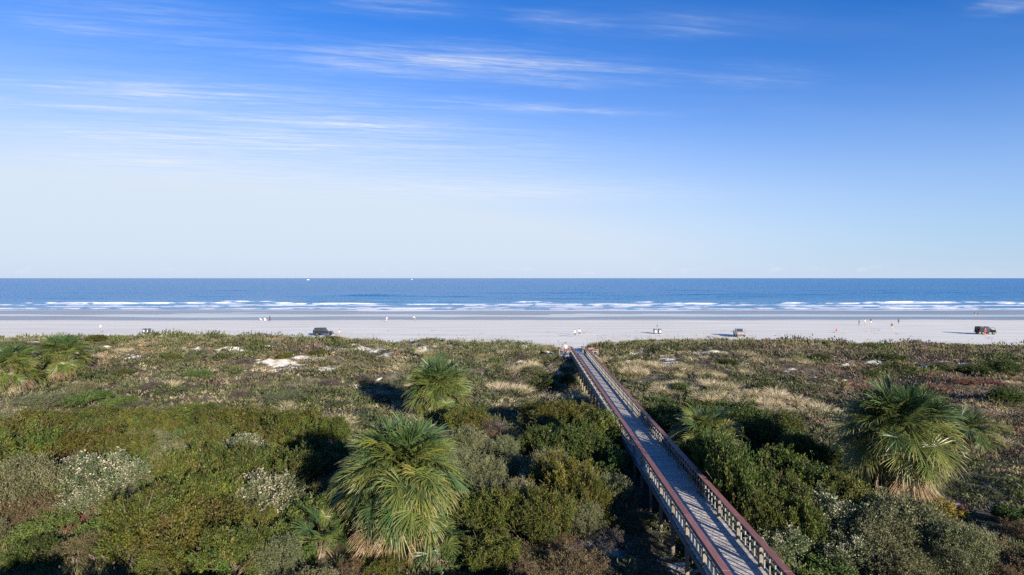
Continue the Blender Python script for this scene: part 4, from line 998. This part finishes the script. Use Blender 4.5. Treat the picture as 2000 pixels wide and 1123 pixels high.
    # grass blades between them
    X1, Y1 = scatter(12500, 44, 99, rng); X0, Y0 = scatter(3000, 20, 50, rng, 1.0)
    Xl = rng.uniform(-26, -11, 2600); Yl = rng.uniform(19, 28, 2600)
    X = np.concatenate([X1, X0, Xl]); Y = np.concatenate([Y1, Y0, Yl]); lush = np.concatenate([np.zeros(len(X1) + len(X0)), np.ones(len(Xl))])
    s = sand_amount(X, Y)
    ok = (rng.uniform(0, 1, len(X)) > s * .62) & keep_off_path(X, Y) & ((fbm(X / 6, Y / 5, 341, 3) > -.06) | (lush > 0) | (Y > 88))
    X, Y, lush = X[ok], Y[ok], lush[ok]
    n = len(X); per = 12
    crest = sstep(84, 90, Y)
    L = rng.uniform(.3, .6, n) * (1 + .35 * crest) * (1 + .35 * lush)
    c1 = pick(COVER_PAL['straw'], n, rng, .2); c2 = pick([(0.20, 0.195, 0.10), (0.16, 0.165, 0.08)], n, rng, .2); c3 = pick([(0.11, 0.14, 0.04), (0.15, 0.16, 0.055), (0.2, 0.17, 0.09)], n, rng, .2)
    w = (sstep(-.1, .15, fbm(X / 5, Y / 4, 351, 2)) * (1 - .75 * crest))[:, None]
    col = c1 * w + c2 * (1 - w); col = np.where(lush[:, None] > 0, c3, col)
    Z = ground_h(X, Y)
    P = np.repeat(np.stack([X, Y, Z], 1), per, 0); m = len(P)
    P[:, :2] += rng.normal(size=(m, 2)) * .11
    lean = rng.normal(size=(m, 3)) * .42; lean[:, 2] = 1; D = unit(lean + np.array([-.15, .1, 0]))
    Lr = np.repeat(L, per) * rng.uniform(.6, 1.2, m); W = (.012 + .00042 * np.hypot(P[:, 0], P[:, 1]))
    Q = leaf_quads(P, D, Lr, W, rng); Q[:, 2] += np.stack([D[:, 0] * .25 * Lr, D[:, 1] * .25 * Lr, -.16 * Lr], 1)
    me = quads_mesh('dune_grass', Q, np.repeat(col, per, 0) * rng.uniform(.75, 1.25, (m, 1)), M_COVER)
    tag(mobj('dune_grass', me), 'thin wispy dune grass growing between the low plants', 'grass', kind='stuff')
    # sea oats along the crest
    n = 2200
    X = rng.uniform(-100, 100, n); Y = rng.uniform(86, 99, n); X = X * Y / 100
    ok = (fbm(X / 6, Y / 6, 361, 3) > -.02) & (np.abs(X - walk_x(Y)) > 1.8); X, Y = X[ok], Y[ok]; n = len(X)
    Z = ground_h(X, Y); P = np.stack([X, Y, Z], 1)
    Hh = rng.uniform(.7, 1.35, n); ln = rng.normal(size=(n, 2)) * .10 - np.array([.08, 0])
    top = P + np.stack([ln[:, 0] * Hh, ln[:, 1] * Hh, Hh], 1)
    wv = np.array([.010, 0, 0])
    st = np.stack([P - wv, P + wv, top + wv * .6, top - wv * .6], 1)
    hd = leaf_quads(top - np.array([0, 0, .05]), unit(np.stack([ln[:, 0] * 3 - .5, ln[:, 1] * 3, np.full(n, .7)], 1)), rng.uniform(.2, .38, n), rng.uniform(.05, .09, n), rng)
    c = pick([(0.33, 0.27, 0.16), (0.26, 0.23, 0.13)], n, rng, .15)
    me = quads_mesh('sea_oats', np.concatenate([st, hd]), np.concatenate([c * .8, c]), M_COVER)
    tag(mobj('sea_oats', me), 'tall thin sea oats standing along the dune crest', 'grass', kind='stuff')
    # dark wrack scattered on the dry sand
    n = 900; X = rng.uniform(-110, 120, n); Y = rng.uniform(103, 150, n)
    ok = fbm(X / 9, Y / 3, 371, 3) > .13; X, Y = X[ok], Y[ok]; n = len(X); per = 8
    P = np.repeat(np.stack([X, Y, ground_h(X, Y) + .01], 1), per, 0); m = len(P); P[:, 0] += rng.normal(size=m) * .55; P[:, 1] += rng.normal(size=m) * .25
    P[:, 2] = ground_h(P[:, 0], P[:, 1]) + .012
    D = unit(np.stack([rng.normal(size=m), rng.normal(size=m), np.abs(rng.normal(size=m)) * .2], 1))
    Q = leaf_quads(P, D, rng.uniform(.15, .45, m), rng.uniform(.06, .16, m), rng)
    me = quads_mesh('beach_wrack', Q, pick([(0.16, 0.135, 0.10), (0.24, 0.20, 0.15)], m, rng, .2), M_COVER)
    tag(mobj('beach_wrack', me), 'scattered dry seaweed and grass wrack lying on the pale sand', 'wrack', kind='stuff')
build_cover()
def tussock_mesh(seed, pal):
    r = np.random.default_rng(seed); n = 300
    a = r.uniform(0, 2 * math.pi, n); q = np.sqrt(r.uniform(0, 1, n)) * .26
    P = np.stack([q * np.cos(a), q * np.sin(a), np.full(n, -.04)], 1)
    D = unit(np.stack([np.cos(a) * (.1 + q * 2.6), np.sin(a) * (.1 + q * 2.6), np.full(n, 1.0)], 1) + r.normal(size=(n, 3)) * .22)
    L = r.uniform(.4, .85, n); W = np.full(n, .017)
    S = unit(np.cross(D, r.normal(size=(n, 3)))) * .5
    mid = P + D * (L * .6)[:, None]; tip = mid + (unit(D * np.array([1.5, 1.5, .55]))) * (L * .5)[:, None]
    Q1 = np.stack([P - S * W[:, None], P + S * W[:, None], mid + S * W[:, None] * .8, mid - S * W[:, None] * .8], 1)
    Q2 = np.stack([mid - S * W[:, None] * .8, mid + S * W[:, None] * .8, tip + S * .004, tip - S * .004], 1)
    c = pick(pal, n, r, .18)
    return quads_mesh('blades', np.concatenate([Q1, Q2]), np.concatenate([c * .9, c * 1.1]), M_COVER)
def build_tussocks():
    pale = [tussock_mesh(s, [(0.44, 0.375, 0.245), (0.38, 0.32, 0.20), (0.50, 0.43, 0.30)]) for s in (1, 2, 3)]
    olive = [tussock_mesh(s, [(0.24, 0.22, 0.11), (0.20, 0.19, 0.09), (0.30, 0.26, 0.15)]) for s in (4, 5)]
    rng = np.random.default_rng(91); rr = random.Random(9)
    X, Y = scatter(7600, 36, 84, rng, .9)
    f = fbm(X / 7, Y / 5, 381, 3) + .20 * np.exp(-(((X - 21) / 10) ** 2 + ((Y - 58) / 13) ** 2)) + .10 * np.exp(-(((X + 3) / 9) ** 2 + ((Y - 58) / 10) ** 2)) - .06 * (X < -22) + .08 * np.exp(-(((X - 27) / 5) ** 2 + ((Y - 46) / 8) ** 2))
    ok = (f > .15) & (np.abs(X - walk_x(Y)) > 1.5) & (sand_amount(X, Y) < .6)
    blk = np.zeros(len(X), bool)
    for (sx, sy, rad, h, k) in SHRUBS: blk |= np.hypot(X - sx, Y - sy) < rad * .8
    ok &= ~blk
    X, Y = X[ok][:270], Y[ok][:270]
    items = {}
    for x, y in zip(X, Y):
        x, y = float(x), float(y); w = float(walk_x(y)); p = rr.random() < .78
        band = 'nearest strip' if y < 46 else 'second strip' if y < 52 else 'third strip' if y < 58 else 'fourth strip' if y < 64 else 'fifth strip' if y < 70 else 'farthest strip'
        items.setdefault((p, band, 'right' if x > w else 'left'), []).append((x / y, x, y))
    for (p, band, side), lst in items.items():
        lst.sort()
        for i, (_, x, y) in enumerate(lst):
            o = mobj('grass_tussock', rr.choice(pale if p else olive), None, (x, y, gz(x, y)), (rr.uniform(-.1, .1), rr.uniform(-.1, .1), rr.uniform(0, 6.28)))
            s = rr.uniform(.95, 1.6); o.scale = (s * rr.uniform(.9, 1.2), s * rr.uniform(.9, 1.2), s * rr.uniform(.7, .95))
            tag(o, '%s grass tussock, %s, %s of the open dune, %s of boardwalk' % ('pale straw' if p else 'olive tan', 'the only one' if len(lst) == 1 else nth(i + 1) + ' from left', band, side), 'grass tussock', 'grass tussocks on the open dune')
build_tussocks()

# ------------------------------------------------------------------ people
SKIN = simple('skin', (0.42, 0.26, 0.18), 0.55, 0.3, 0.08)
HAIR = simple('dark_hair', (0.03, 0.02, 0.015), 0.6, 0.3)
HAIR2 = simple('fair_hair', (0.22, 0.14, 0.07), 0.6, 0.3)
def cloth(name, rgb): return simple('cloth_' + name, rgb, 0.85, 0.1, 0.15, scale=9)
POSES = {
    # hip/knee angles for the legs (left, right), arm swing, elbow bend, torso lean, seat drop
    'stand': dict(leg=((3, 3), (-4, 2)), arm=((6, 12), (-4, 14)), lean=2),
    'walk': dict(leg=((24, 6), (-20, 24)), arm=((-24, 25), (22, 20)), lean=4),
    'stride': dict(leg=((30, 10), (-26, 36)), arm=((-34, 60), (30, 70)), lean=10),
    'bend': dict(leg=((8, 14), (-2, 18)), arm=((55, 20), (48, 15)), lean=58),
    'sit': dict(leg=((88, 70), (82, 62)), arm=((28, 30), (35, 35)), lean=-8),
    'reach': dict(leg=((6, 4), (-8, 6)), arm=((60, 30), (-6, 12)), lean=10),
}
def person(x, y, z, face, pose, shirt, bottom, legs, hair, label, h=1.72, shoes=None):
    """face: direction looked at, degrees clockwise from away-from-camera"""
    p = POSES[pose]; k = h / 1.72
    V, E, Rr, B = [], [], [], []
    def add(co, r, par, bone):
        V.append(Vector(co)); Rr.append(r); B.append(bone)
        if par is not None: E.append((par, len(V) - 1))
        return len(V) - 1
    def rot(v, deg):                       # swing in the y-z plane, forward is +y
        a = R(deg); return Vector((v.x, v.y * math.cos(a) - v.z * math.sin(a), v.y * math.sin(a) + v.z * math.cos(a)))
    hip = Vector((0, 0, .92)); ln = -p['lean']
    pel = add(hip, .125, None, 'hip')
    wa = add(hip + rot(Vector((0, 0, .17)), ln), .115, pel, 'torso')
    ch = add(hip + rot(Vector((0, 0, .40)), ln), .135, wa, 'torso')
    nk = add(hip + rot(Vector((0, .01, .54)), ln), .055, ch, 'skin')
    h0 = add(hip + rot(Vector((0, .02, .62)), ln * .8), .078, nk, 'skin')
    h1 = add(hip + rot(Vector((0, .03, .74)), ln * .8), .088, h0, 'skin')
    add(hip + rot(Vector((0, .115, .68)), ln * .8), .018, h1, 'skin')       # nose
    for s, (hp, kn), (sw, el) in ((-1, p['leg'][0], p['arm'][0]), (1, p['leg'][1], p['arm'][1])):
        a = add(hip + Vector((s * .09, 0, -.06)), .098, pel, 'hip')
        kp = V[a] + rot(Vector((0, 0, -.40)), hp); b = add(kp, .058, a, 'hip')
        ap = kp + rot(Vector((0, 0, -.41)), hp - kn); c = add(ap, .038, b, 'leg')
        d = rot(Vector((0, .17, -.03)), min(0, hp - kn) * .5); add(ap + d, .032, c, 'foot')
        sp = hip + rot(Vector((s * .185, 0, .47)), ln); a = add(sp, .058, ch, 'torso')
        ep = sp + rot(Vector((s * .05, 0, -.29)), sw); b = add(ep, .042, a, 'torso')
        wp = ep + rot(Vector((s * .01, 0, -.25)), sw + el); c = add(wp, .028, b, 'skin')
        hd = rot(Vector((0, 0, -1)), sw + el + 10); pm = add(wp + hd * .07, .026, c, 'skin')
        for q in range(4):
            fb = add(wp + hd * .11 + Vector((0, (q - 1.5) * .02, 0)), .009, pm, 'skin'); add(V[fb] + rot(hd, 20) * (.055 + .01 * (q in (1, 2))), .007, fb, 'skin')
        add(wp + hd * .08 + Vector((-s * .02, .045, 0)), .010, pm, 'skin')
    lo = min(v.z for v in V) - .02
    me0 = bpy.data.meshes.new('body'); me0.from_pydata([tuple(v) for v in V], E, []); me0.update()
    ob = bpy.data.objects.new('person', me0); COL.objects.link(ob)
    sk = ob.modifiers.new('skin', 'SKIN'); sk.use_smooth_shade = True
    for i, sv in enumerate(me0.skin_vertices[0].data): sv.radius = (Rr[i], Rr[i] * (.72 if B[i] in ('torso', 'hip') and i < 3 else 1)); sv.use_root = (i == 0)
    ss = ob.modifiers.new('sub', 'SUBSURF'); ss.levels = 1; ss.render_levels = 1
    dg = bpy.context.evaluated_depsgraph_get(); ev = ob.evaluated_get(dg)
    me = bpy.data.meshes.new_from_object(ev); ob.modifiers.clear(); ob.data = me
    mats = [shirt, bottom, legs, SKIN, shoes or HAIR]
    me.materials.clear()
    for m in mats: me.materials.append(m)
    seg = [(V[a], V[b], B[b]) for a, b in E]
    mi = {'torso': 0, 'hip': 1, 'leg': 2, 'skin': 3, 'foot': 4}
    for f in me.polygons:
        c = f.center; best = None
        for a, b, bn in seg:
            ab = b - a; t = max(0, min(1, (c - a).dot(ab) / max(ab.length_squared, 1e-9))); d = (c - a - ab * t).length
            if best is None or d < best[0]: best = (d, bn)
        f.material_index = mi[best[1]]
    ob.scale = (k, k, k); ob.location = (x, y, z - lo * k); ob.rotation_euler = (0, 0, -R(face))
    hb = bmesh.new(); bmesh.ops.create_uvsphere(hb, u_segments=10, v_segments=7, radius=.108)
    bmesh.ops.delete(hb, geom=[v for v in hb.verts if v.co.z < -.02 and v.co.y > -.02], context='VERTS')
    hm = bpy.data.meshes.new('hair'); hb.to_mesh(hm); hb.free(); hm.materials.append(hair)
    mobj('hair', hm, ob, V[h1] + Vector((0, -.015, .02)))
    tag(ob, label, 'person', 'people on the beach')
    return ob
WHT, DRK, NAVY, PINK, RED, GREYC, PURP, LIL, OLV, TAN = [cloth(n, c) for n, c in (('white', (.78, .78, .78)), ('black', (.02, .02, .025)), ('navy', (.03, .04, .09)), ('pink', (.65, .35, .38)), ('red', (.5, .03, .05)),
    ('grey', (.2, .2, .22)), ('purple', (.09, .04, .12)), ('lilac', (.50, .46, .58)), ('olive', (.2, .22, .17)), ('tan', (.45, .36, .26)))]
for (x, y, face, pose, sh, bo, lg, hr, lab) in PEOPLE(): person(x, y, gz(x, y), face, pose, sh, bo, lg, hr, lab)
pe = walk_at(-HALF - .95, WLEN - 2.1, DECK_Z)
person(pe[0], pe[1], pe[2], 160, 'stand', LIL, PURP, PURP, HAIR, 'person in a lilac top and dark trousers standing at the boardwalk end')['group'] = 'people on the boardwalk'

# ------------------------------------------------------------------ vehicles
PAINT_B = simple('black_paint', (0.012, 0.014, 0.02), 0.25, 0.5, 0.05)
PAINT_S = simple('silver_paint', (0.30, 0.30, 0.315), 0.3, 0.5, 0.05, metallic=0.3)
RUB = simple('tyre_rubber', (0.02, 0.02, 0.02), 0.9, 0.2)
RIM = simple('alloy_rim', (0.07, 0.07, 0.075), 0.4, 0.5, metallic=0.3)
PLAS = simple('dark_plastic', (0.03, 0.03, 0.032), 0.6, 0.3)
LAMP = simple('lamp_glass', (0.7, 0.7, 0.66), 0.15, 0.5)
TAILL = simple('red_lamp', (0.45, 0.02, 0.02), 0.2, 0.5)
def glass_mat():
    m, nt, out = new_mat('car_glass')
    p = principled(nt, out, (0.08, 0.1, 0.11), 0.05, 0.5); t = N_(nt, 'ShaderNodeBsdfTransparent'); t.inputs[0].default_value = (.34, .40, .43, 1)
    mx = N_(nt, 'ShaderNodeMixShader'); mx.inputs[0].default_value = .30
    nt.links.new(t.outputs[0], mx.inputs[1]); nt.links.new(p.outputs[0], mx.inputs[2]); nt.links.new(mx.outputs[0], out.inputs[0]); return m
GLASS = glass_mat()
DGLASS = simple('tinted_glass', (0.015, 0.025, 0.028), 0.06, 0.6)
def wheel(root, x, y, r, w):
    a = 20
    tb = MB(); prof = [(-w / 2, r * .62), (-w / 2, r * .93), (-w * .36, r), (w * .36, r), (w / 2, r * .93), (w / 2, r * .62)]
    vs = [(rr * math.cos(2 * math.pi * i / a), t, rr * math.sin(2 * math.pi * i / a)) for i in range(a) for (t, rr) in prof]; n = len(prof)
    tb._add(vs, [(i * n + j, i * n + j + 1, ((i + 1) % a) * n + j + 1, ((i + 1) % a) * n + j) for i in range(a) for j in range(n - 1)])
    wo = empty('wheel', (x, y, r)); wo.parent = root
    tb.build('tyre', RUB, wo, smooth=True)
    rb = MB(); rb.tube([(0, -w * .42, 0), (0, w * .42, 0)], r * .62, 14)
    for s in range(5):
        t = s * 2 * math.pi / 5
        rb.box(-.02, .02, -w * .44, w * .44, 0, r * .1)
    rb.build('rim', RIM, wo)
def jeep(x, y, heading, label, soft):
    """boxy off-roader, front towards +x; heading in degrees anticlockwise"""
    root = empty('off_road_car', (x, y, gz(x, y)), R(heading)); tag(root, label, 'car', 'cars parked on the beach')
    b = MB()
    b.prism([(-2.0, .62), (-1.98, 1.12), (.72, 1.14), (.74, 1.10), (1.98, 1.05), (2.02, .95), (2.02, .70), (1.72, .62), (1.6, .98), (1.0, .98), (.86, .52), (-.80, .52), (-.92, .95), (-1.58, .95), (-1.70, .6)], -.76, .76)
    b.build('body', PAINT_B, root, bevel=.025)
    for sx in (1.3, -1.25):
        for sy in (-1, 1):
            f = MB(); y0, y1 = sorted((sy * .755, sy * .93))
            f.prism([(sx - .56, .62), (sx - .42, .93), (sx + .42, .95), (sx + .58, .74), (sx + .58, .70), (sx + .40, .89), (sx - .38, .88), (sx - .50, .60)], y0, y1); f.build('wheel_arch', PLAS, root)
            wheel(root, sx, sy * .80, .40, .25)
    g = MB(); g.box(2.021, 2.045, -.5, .5, .66, 1.0); g.build('grille', PLAS, root)
    for sy in (-1, 1):
        h = MB(); h.tube([(2.046, sy * .6, .86), (2.08, sy * .6, .86)], .1, 12); h.build('headlight', LAMP, root)
        t = MB(); t.box(-2.035, -2.001, sy * .66 - .07, sy * .66 + .07, .78, .96); t.build('tail_lamp', TAILL, root)
        m_ = MB(); m_.box(.55, .62, sy * .98 - .09, sy * .98 + .09, 1.18, 1.36); m_.build('mirror', PLAS, root)
    bp = MB(); bp.box(2.05, 2.22, -.78, .78, .50, .66); bp.build('front_bumper', PLAS, root, bevel=.02)
    bp = MB(); bp.box(-2.2, -2.04, -.78, .78, .50, .66); bp.build('rear_bumper', PLAS, root, bevel=.02)
    sp = empty('spare_wheel', (-2.2, 0, .95)); sp.parent = root; sp.rotation_euler = (0, 0, 0)
    s = MB(); s.tube([(-.12, 0, 0), (.1, 0, 0)], .38, 18); s.build('tyre', RUB, sp)
    # windscreen frame and roof
    ws = MB()
    for sy in (-1, 1): ws.tube([(.72, sy * .70, 1.14), (.38, sy * .64, 1.80)], .045, 6)
    ws.tube([(.38, -.66, 1.80), (.38, .66, 1.80)], .045, 6); ws.build('windscreen_frame', PAINT_B, root)
    w = MB(); w._add([(.70, -.66, 1.16), (.70, .66, 1.16), (.39, .60, 1.77), (.39, -.60, 1.77)], [(0, 1, 2, 3)]); w.build('windscreen', GLASS, root)
    r0 = -1.98; r1 = -.62 if soft else .46
    rf = MB(); rf.prism([(r0, 1.74), (r0 + .06, 1.85), (r1 - .1, 1.86), (r1, 1.80), (r1, 1.76), (r0, 1.70)], -.70, .70); rf.build('roof', PLAS if soft else PAINT_B, root, bevel=.02)
    for xx in ((-1.93, -.62) if soft else (-1.93, -.95, -.12)):
        for sy in (-1, 1):
            pl = MB(); pl.tube([(xx, sy * .72, 1.10), (xx + .02, sy * .66, 1.74)], .06, 6); pl.build('pillar', PAINT_B, root)
    for sy in (-1, 1):
        spans = ((-1.9, -.66),) if soft else ((-1.9, -1.0), (-.9, -.17), (-.07, .40))
        for (a, c) in spans:
            q = MB(); q._add([(a, sy * .725, 1.14), (c, sy * .725, 1.14), (c, sy * .665, 1.71), (a, sy * .665, 1.71)], [(0, 1, 2, 3)]); q.build('side_window', DGLASS if (soft or a < -1.5 and sy < 0 and False) else GLASS, root)
    q = MB(); q._add([(-1.985, -.62, 1.14), (-1.985, .62, 1.14), (-1.98, .58, 1.68), (-1.98, -.58, 1.68)], [(0, 1, 2, 3)]); q.build('rear_window', DGLASS, root)
    for xx in (-.35, -1.2):
        for sy in (-.38, .38):
            st = MB(); st.box(xx - .25, xx + .25, sy - .24, sy + .24, .70, 1.16); st.box(xx - .30, xx - .16, sy - .22, sy + .22, 1.16, 1.58); st.build('seat', PLAS, root, bevel=.03)
    for sy in (-1, 1):
        d = empty('door', (.66, sy * .775, .56)); d.parent = root
        m_ = MB(); m_.prism([(-.98, .05), (-.98, .55), (-.02, .56), (-.02, .05)], -.02, .02); m_.build('door_panel', PAINT_B, d, bevel=.008)
        hn = MB(); y0, y1 = sorted((sy * .022, sy * .05)); hn.box(-.92, -.78, y0, y1, .42, .46); hn.build('handle', PLAS, d)
        if soft and sy < 0:
            d.rotation_euler = (0, 0, R(118))
            fr = MB(); fr.tube([(-.95, 0, .55), (-.90, 0, .95), (-.5, 0, 1.12), (-.1, 0, 1.08), (-.03, 0, .58)], .035, 6); fr.build('window_frame', PLAS, d)
    if soft:
        rb = MB()
        rb.tube([(-.58, -.68, 1.1), (-.56, -.6, 1.74), (-.56, .6, 1.74), (-.58, .68, 1.1)], .045, 6); rb.build('roll_bar', PLAS, root)
    return root
def pickup(x, y, heading, label):
    root = empty('pickup_truck', (x, y, gz(x, y)), R(heading)); tag(root, label, 'pickup truck', 'cars parked on the beach')
    b = MB()
    b.prism([(-2.7, .55), (-2.72, 1.18), (-.75, 1.18), (-.72, 1.20), (.95, 1.20), (1.1, 1.16), (2.55, 1.06), (2.68, .92), (2.68, .52), (2.2, .45), (2.1, .86), (1.3, .86), (1.2, .42), (-1.2, .42), (-1.3, .88), (-2.12, .88), (-2.2, .5)], -.92, .92)
    b.build('body', PAINT_S, root, bevel=.04)
    c = MB(); c.prism([(-.78, 1.18), (-.62, 1.76), (-.5, 1.82), (.35, 1.82), (.5, 1.76), (1.02, 1.18)], -.80, .80); c.build('cab', PAINT_S, root, bevel=.05)
    w = MB(); w._add([(-.785, -.70, 1.26), (-.785, .70, 1.26), (-.675, .62, 1.70), (-.675, -.62, 1.70)], [(0, 1, 2, 3)]); w.build('rear_window', DGLASS, root)
    w = MB(); w._add([(1.0, -.70, 1.24), (1.0, .70, 1.24), (.56, .62, 1.74), (.56, -.62, 1.74)], [(0, 1, 2, 3)]); w.build('windscreen', DGLASS, root)
    for sy in (-1, 1):
        for (a, c_, a2, c2) in ((-.66, .05, -.55, .05), (.12, .86, .12, .44)):
            w = MB(); w._add([(a, sy * .806, 1.26), (c_, sy * .806, 1.26), (c2, sy * .806, 1.72), (a2, sy * .806, 1.72)], [(0, 1, 2, 3)]); w.build('side_window', DGLASS, root)
        t = MB(); y0, y1 = sorted((sy * .78, sy * .92)); t.box(-2.75, -2.722, y0, y1, .85, 1.14); t.build('tail_lamp', TAILL, root)
        h = MB(); y0, y1 = sorted((sy * .6, sy * .9)); h.box(2.682, 2.71, y0, y1, .78, .95); h.build('headlight', LAMP, root)
        m_ = MB(); y0, y1 = sorted((sy * .95, sy * 1.12)); m_.box(.72, .80, y0, y1, 1.22, 1.40); m_.build('mirror', PAINT_S, root)
        for sx in (1.7, -1.7): wheel(root, sx, sy * .80, .39, .25)
    tg = MB(); tg.box(-2.755, -2.723, -.74, .74, .66, 1.16); tg.build('tailgate', PAINT_S, root, bevel=.01)
    bp = MB(); bp.box(-2.90, -2.73, -.9, .9, .42, .62); bp.build('rear_bumper', PLAS, root, bevel=.02)
    bp = MB(); bp.box(2.69, 2.84, -.9, .9, .42, .62); bp.build('front_bumper', PLAS, root, bevel=.02)
jeep(-43.2, 135.0, 4, 'black hard-top off-road car parked on the beach beyond the left dune', False)
jeep(111.3, 138.5, 3, 'black soft-top off-road car with its door open at the right of the beach', True)
pickup(51.5, 133.5, 78, 'silver pickup truck with dark rear window seen from behind on the beach')

# ------------------------------------------------------------------ small beach things
BIN = simple('bin_plastic', (0.06, 0.065, 0.11), 0.6, 0.3); LIDM = simple('bin_lid', (0.10, 0.10, 0.14), 0.6, 0.3); STK = simple('white_sticker', (0.8, 0.8, 0.8), 0.6, 0.2, 0.03)
def litter_bin(x, y, rz, label, group):
    root = empty('litter_bin', (x, y, gz(x, y)), rz); tag(root, label, 'litter bin', group)
    b = MB(); b._add([(-.26, -.26, 0), (.26, -.26, 0), (.26, .26, 0), (-.26, .26, 0), (-.34, -.34, 1.0), (.34, -.34, 1.0), (.34, .34, 1.0), (-.34, .34, 1.0)], [(0, 3, 2, 1), (0, 1, 5, 4), (1, 2, 6, 5), (2, 3, 7, 6), (3, 0, 4, 7)]); b.build('bin_body', BIN, root)
    l = MB(); l.prism([(-.40, 1.0), (-.40, 1.06), (-.25, 1.16), (.25, 1.16), (.40, 1.06), (.40, 1.0)], -.40, .40); l.build('lid', LIDM, root)
    s = MB(); s._add([(-.18, -.315, .35), (.18, -.315, .35), (.18, -.345, .80), (-.18, -.345, .80)], [(0, 1, 2, 3)]); s.build('sticker', STK, root)
    for sx in (-.22, .22):
        w = MB(); w.tube([(sx - .04, .30, .1), (sx + .04, .30, .1)], .1, 10); w.build('wheel', RUB, root)
for (x, y, a, b) in ((34.05, 140.0, 'left', 'near the silver pickup'), (35.15, 140.0, 'right', 'near the silver pickup')):
    litter_bin(x, y, R(6), 'dark litter bin with white sticker, %s one of the pair %s' % (a, b), 'litter bins on the beach')
for (x, y, a, b) in ((-88.0, 141.0, 'left', 'beyond the far left dune'), (-87.0, 141.0, 'right', 'beyond the far left dune')):
    litter_bin(x, y, R(-5), 'dark litter bin with white sticker, %s one of the pair %s' % (a, b), 'litter bins on the beach')
def chair(x, y, rz, label):
    root = empty('beach_chair', (x, y, gz(x, y)), rz); tag(root, label, 'beach chair', 'white beach chairs')
    s = MB(); s._add([(-.3, -.3, .30), (.3, -.3, .30), (.3, .25, .22), (-.3, .25, .22), (-.3, -.3, .34), (.3, -.3, .34), (.3, .25, .26), (-.3, .25, .26)], [(0, 3, 2, 1), (4, 5, 6, 7), (0, 1, 5, 4), (1, 2, 6, 5), (2, 3, 7, 6), (3, 0, 4, 7)]); s.build('seat', WHT, root)
    b = MB(); b._add([(-.3, .25, .22), (.3, .25, .22), (.3, .55, .95), (-.3, .55, .95), (-.3, .29, .22), (.3, .29, .22), (.3, .59, .95), (-.3, .59, .95)], [(0, 1, 2, 3), (7, 6, 5, 4), (0, 4, 5, 1), (1, 5, 6, 2), (2, 6, 7, 3), (3, 7, 4, 0)]); b.build('backrest', WHT, root)
    for sx in (-.3, .3):
        for (y0, z0, y1) in ((-.28, .34, -.34), (.25, .26, .40)):
            t = MB(); t.tube([(sx, y0, z0), (sx, y1, 0)], .018, 6); t.build('leg', RIM, root)
chair(-78.0, 183.5, R(150), 'white low beach chair, left of the two by the wet sand'); chair(-76.6, 183.2, R(170), 'white low beach chair, right of the two by the wet sand')
def marker(x, y, h, top, label):
    root = empty('marker_post', (x, y, gz(x, y))); tag(root, label, 'post', 'marker posts on the beach')
    p = MB(); p.tube([(0, 0, -.3), (0, 0, h)], .045, 8); p.build('pole', W_POST, root)
    s = MB(); s.box(-.13, .13, -.075, -.045, h - .40, h + .05); s.build('sign_plate', top, root)
marker(-98.5, 141.0, 1.9, STK, 'thin post with small white plate on the sand at far left')
marker(34.9, 141.6, 2.0, BIN, 'thin post with small dark plate standing behind the litter bins by the pickup')
def cone(x, y, label):
    root = empty('traffic_cone', (x, y, gz(x, y))); tag(root, label, 'cone')
    c = MB(); c.tube([(0, 0, .03), (0, 0, .85)], [.17, .03], 12); c.build('cone_body', RED, root)
    c = MB(); c.box(-.22, .22, -.22, .22, 0, .035); c.build('base', RUB, root)
cone(81.0, 147.0, 'small red cone standing alone on the pale beach')
def boat(x, y, s, rz, label):
    root = empty('boat', (x, y, WATER_Z), rz); root.scale = (s, s, s); tag(root, label, 'boat', 'boats near the horizon')
    h = MB(); h._add([(-9, -2.2, -.5), (5, -2.2, -.5), (10, 0, -.2), (5, 2.2, -.5), (-9, 2.2, -.5), (-9, -2.6, 1.6), (5, -2.6, 1.9), (11.5, 0, 2.8), (5, 2.6, 1.9), (-9, 2.6, 1.6)],
                     [(0, 5, 6, 1), (1, 6, 7, 2), (2, 7, 8, 3), (3, 8, 9, 4), (4, 9, 5, 0), (5, 9, 8, 7, 6), (0, 1, 2, 3, 4)]); h.build('hull', STK, root)
    c = MB(); c.prism([(-4, 1.7), (-3.6, 4.4), (2.4, 4.4), (3.6, 1.85)], -1.7, 1.7); c.build('cabin', STK, root)
    for k in range(3):
        w = MB(); w.box(-3 + k * 1.8, -1.7 + k * 1.8, -1.72, -1.702, 2.8, 3.8); w.build('cabin_window', DGLASS, root)
    m_ = MB(); m_.tube([(-1, 0, 4.4), (-1.2, 0, 8.5)], .12, 6); m_.build('mast', STK, root)
boat(-1420, 4100, 0.9, R(8), 'small white motor boat far out left of centre near the horizon')
boat(-850, 5000, 0.8, R(185), 'tiny white boat on the horizon nearer the centre')

def fallen_branch(pts, label):
    x0, y0 = pts[0][:2]; z0 = gz(x0, y0)
    root = empty('fallen_branch', (x0, y0, z0)); tag(root, label, 'branch', 'bleached fallen branches')
    P = [Vector((x - x0, y - y0, gz(x, y) - z0 + h)) for x, y, h in pts]
    t = MB(); t.tube(P, [.035, .03, .022, .012][:len(P)], 6); t.build('limb', M_DRIFT, root)
    for k in (1, 2):
        t = MB(); t.tube([P[k], P[k] + Vector((.35, .25 - .5 * (k % 2), .25))], [.014, .006], 5); t.build('twig', M_DRIFT, root)
M_DRIFT = simple('bleached_wood', (0.42, 0.38, 0.33), 0.85, 0.1, 0.2)
fallen_branch([(24.6, 30.6, .5), (24.9, 29.4, .45), (25.0, 28.2, .5), (24.9, 27.0, .3)], 'long bleached branch lying at the right picture edge behind the brown shrub')
fallen_branch([(22.3, 27.6, .35), (23.0, 27.2, .4), (23.7, 26.9, .4), (24.4, 26.7, .2)], 'shorter bleached branch lying in front of the long one at right')
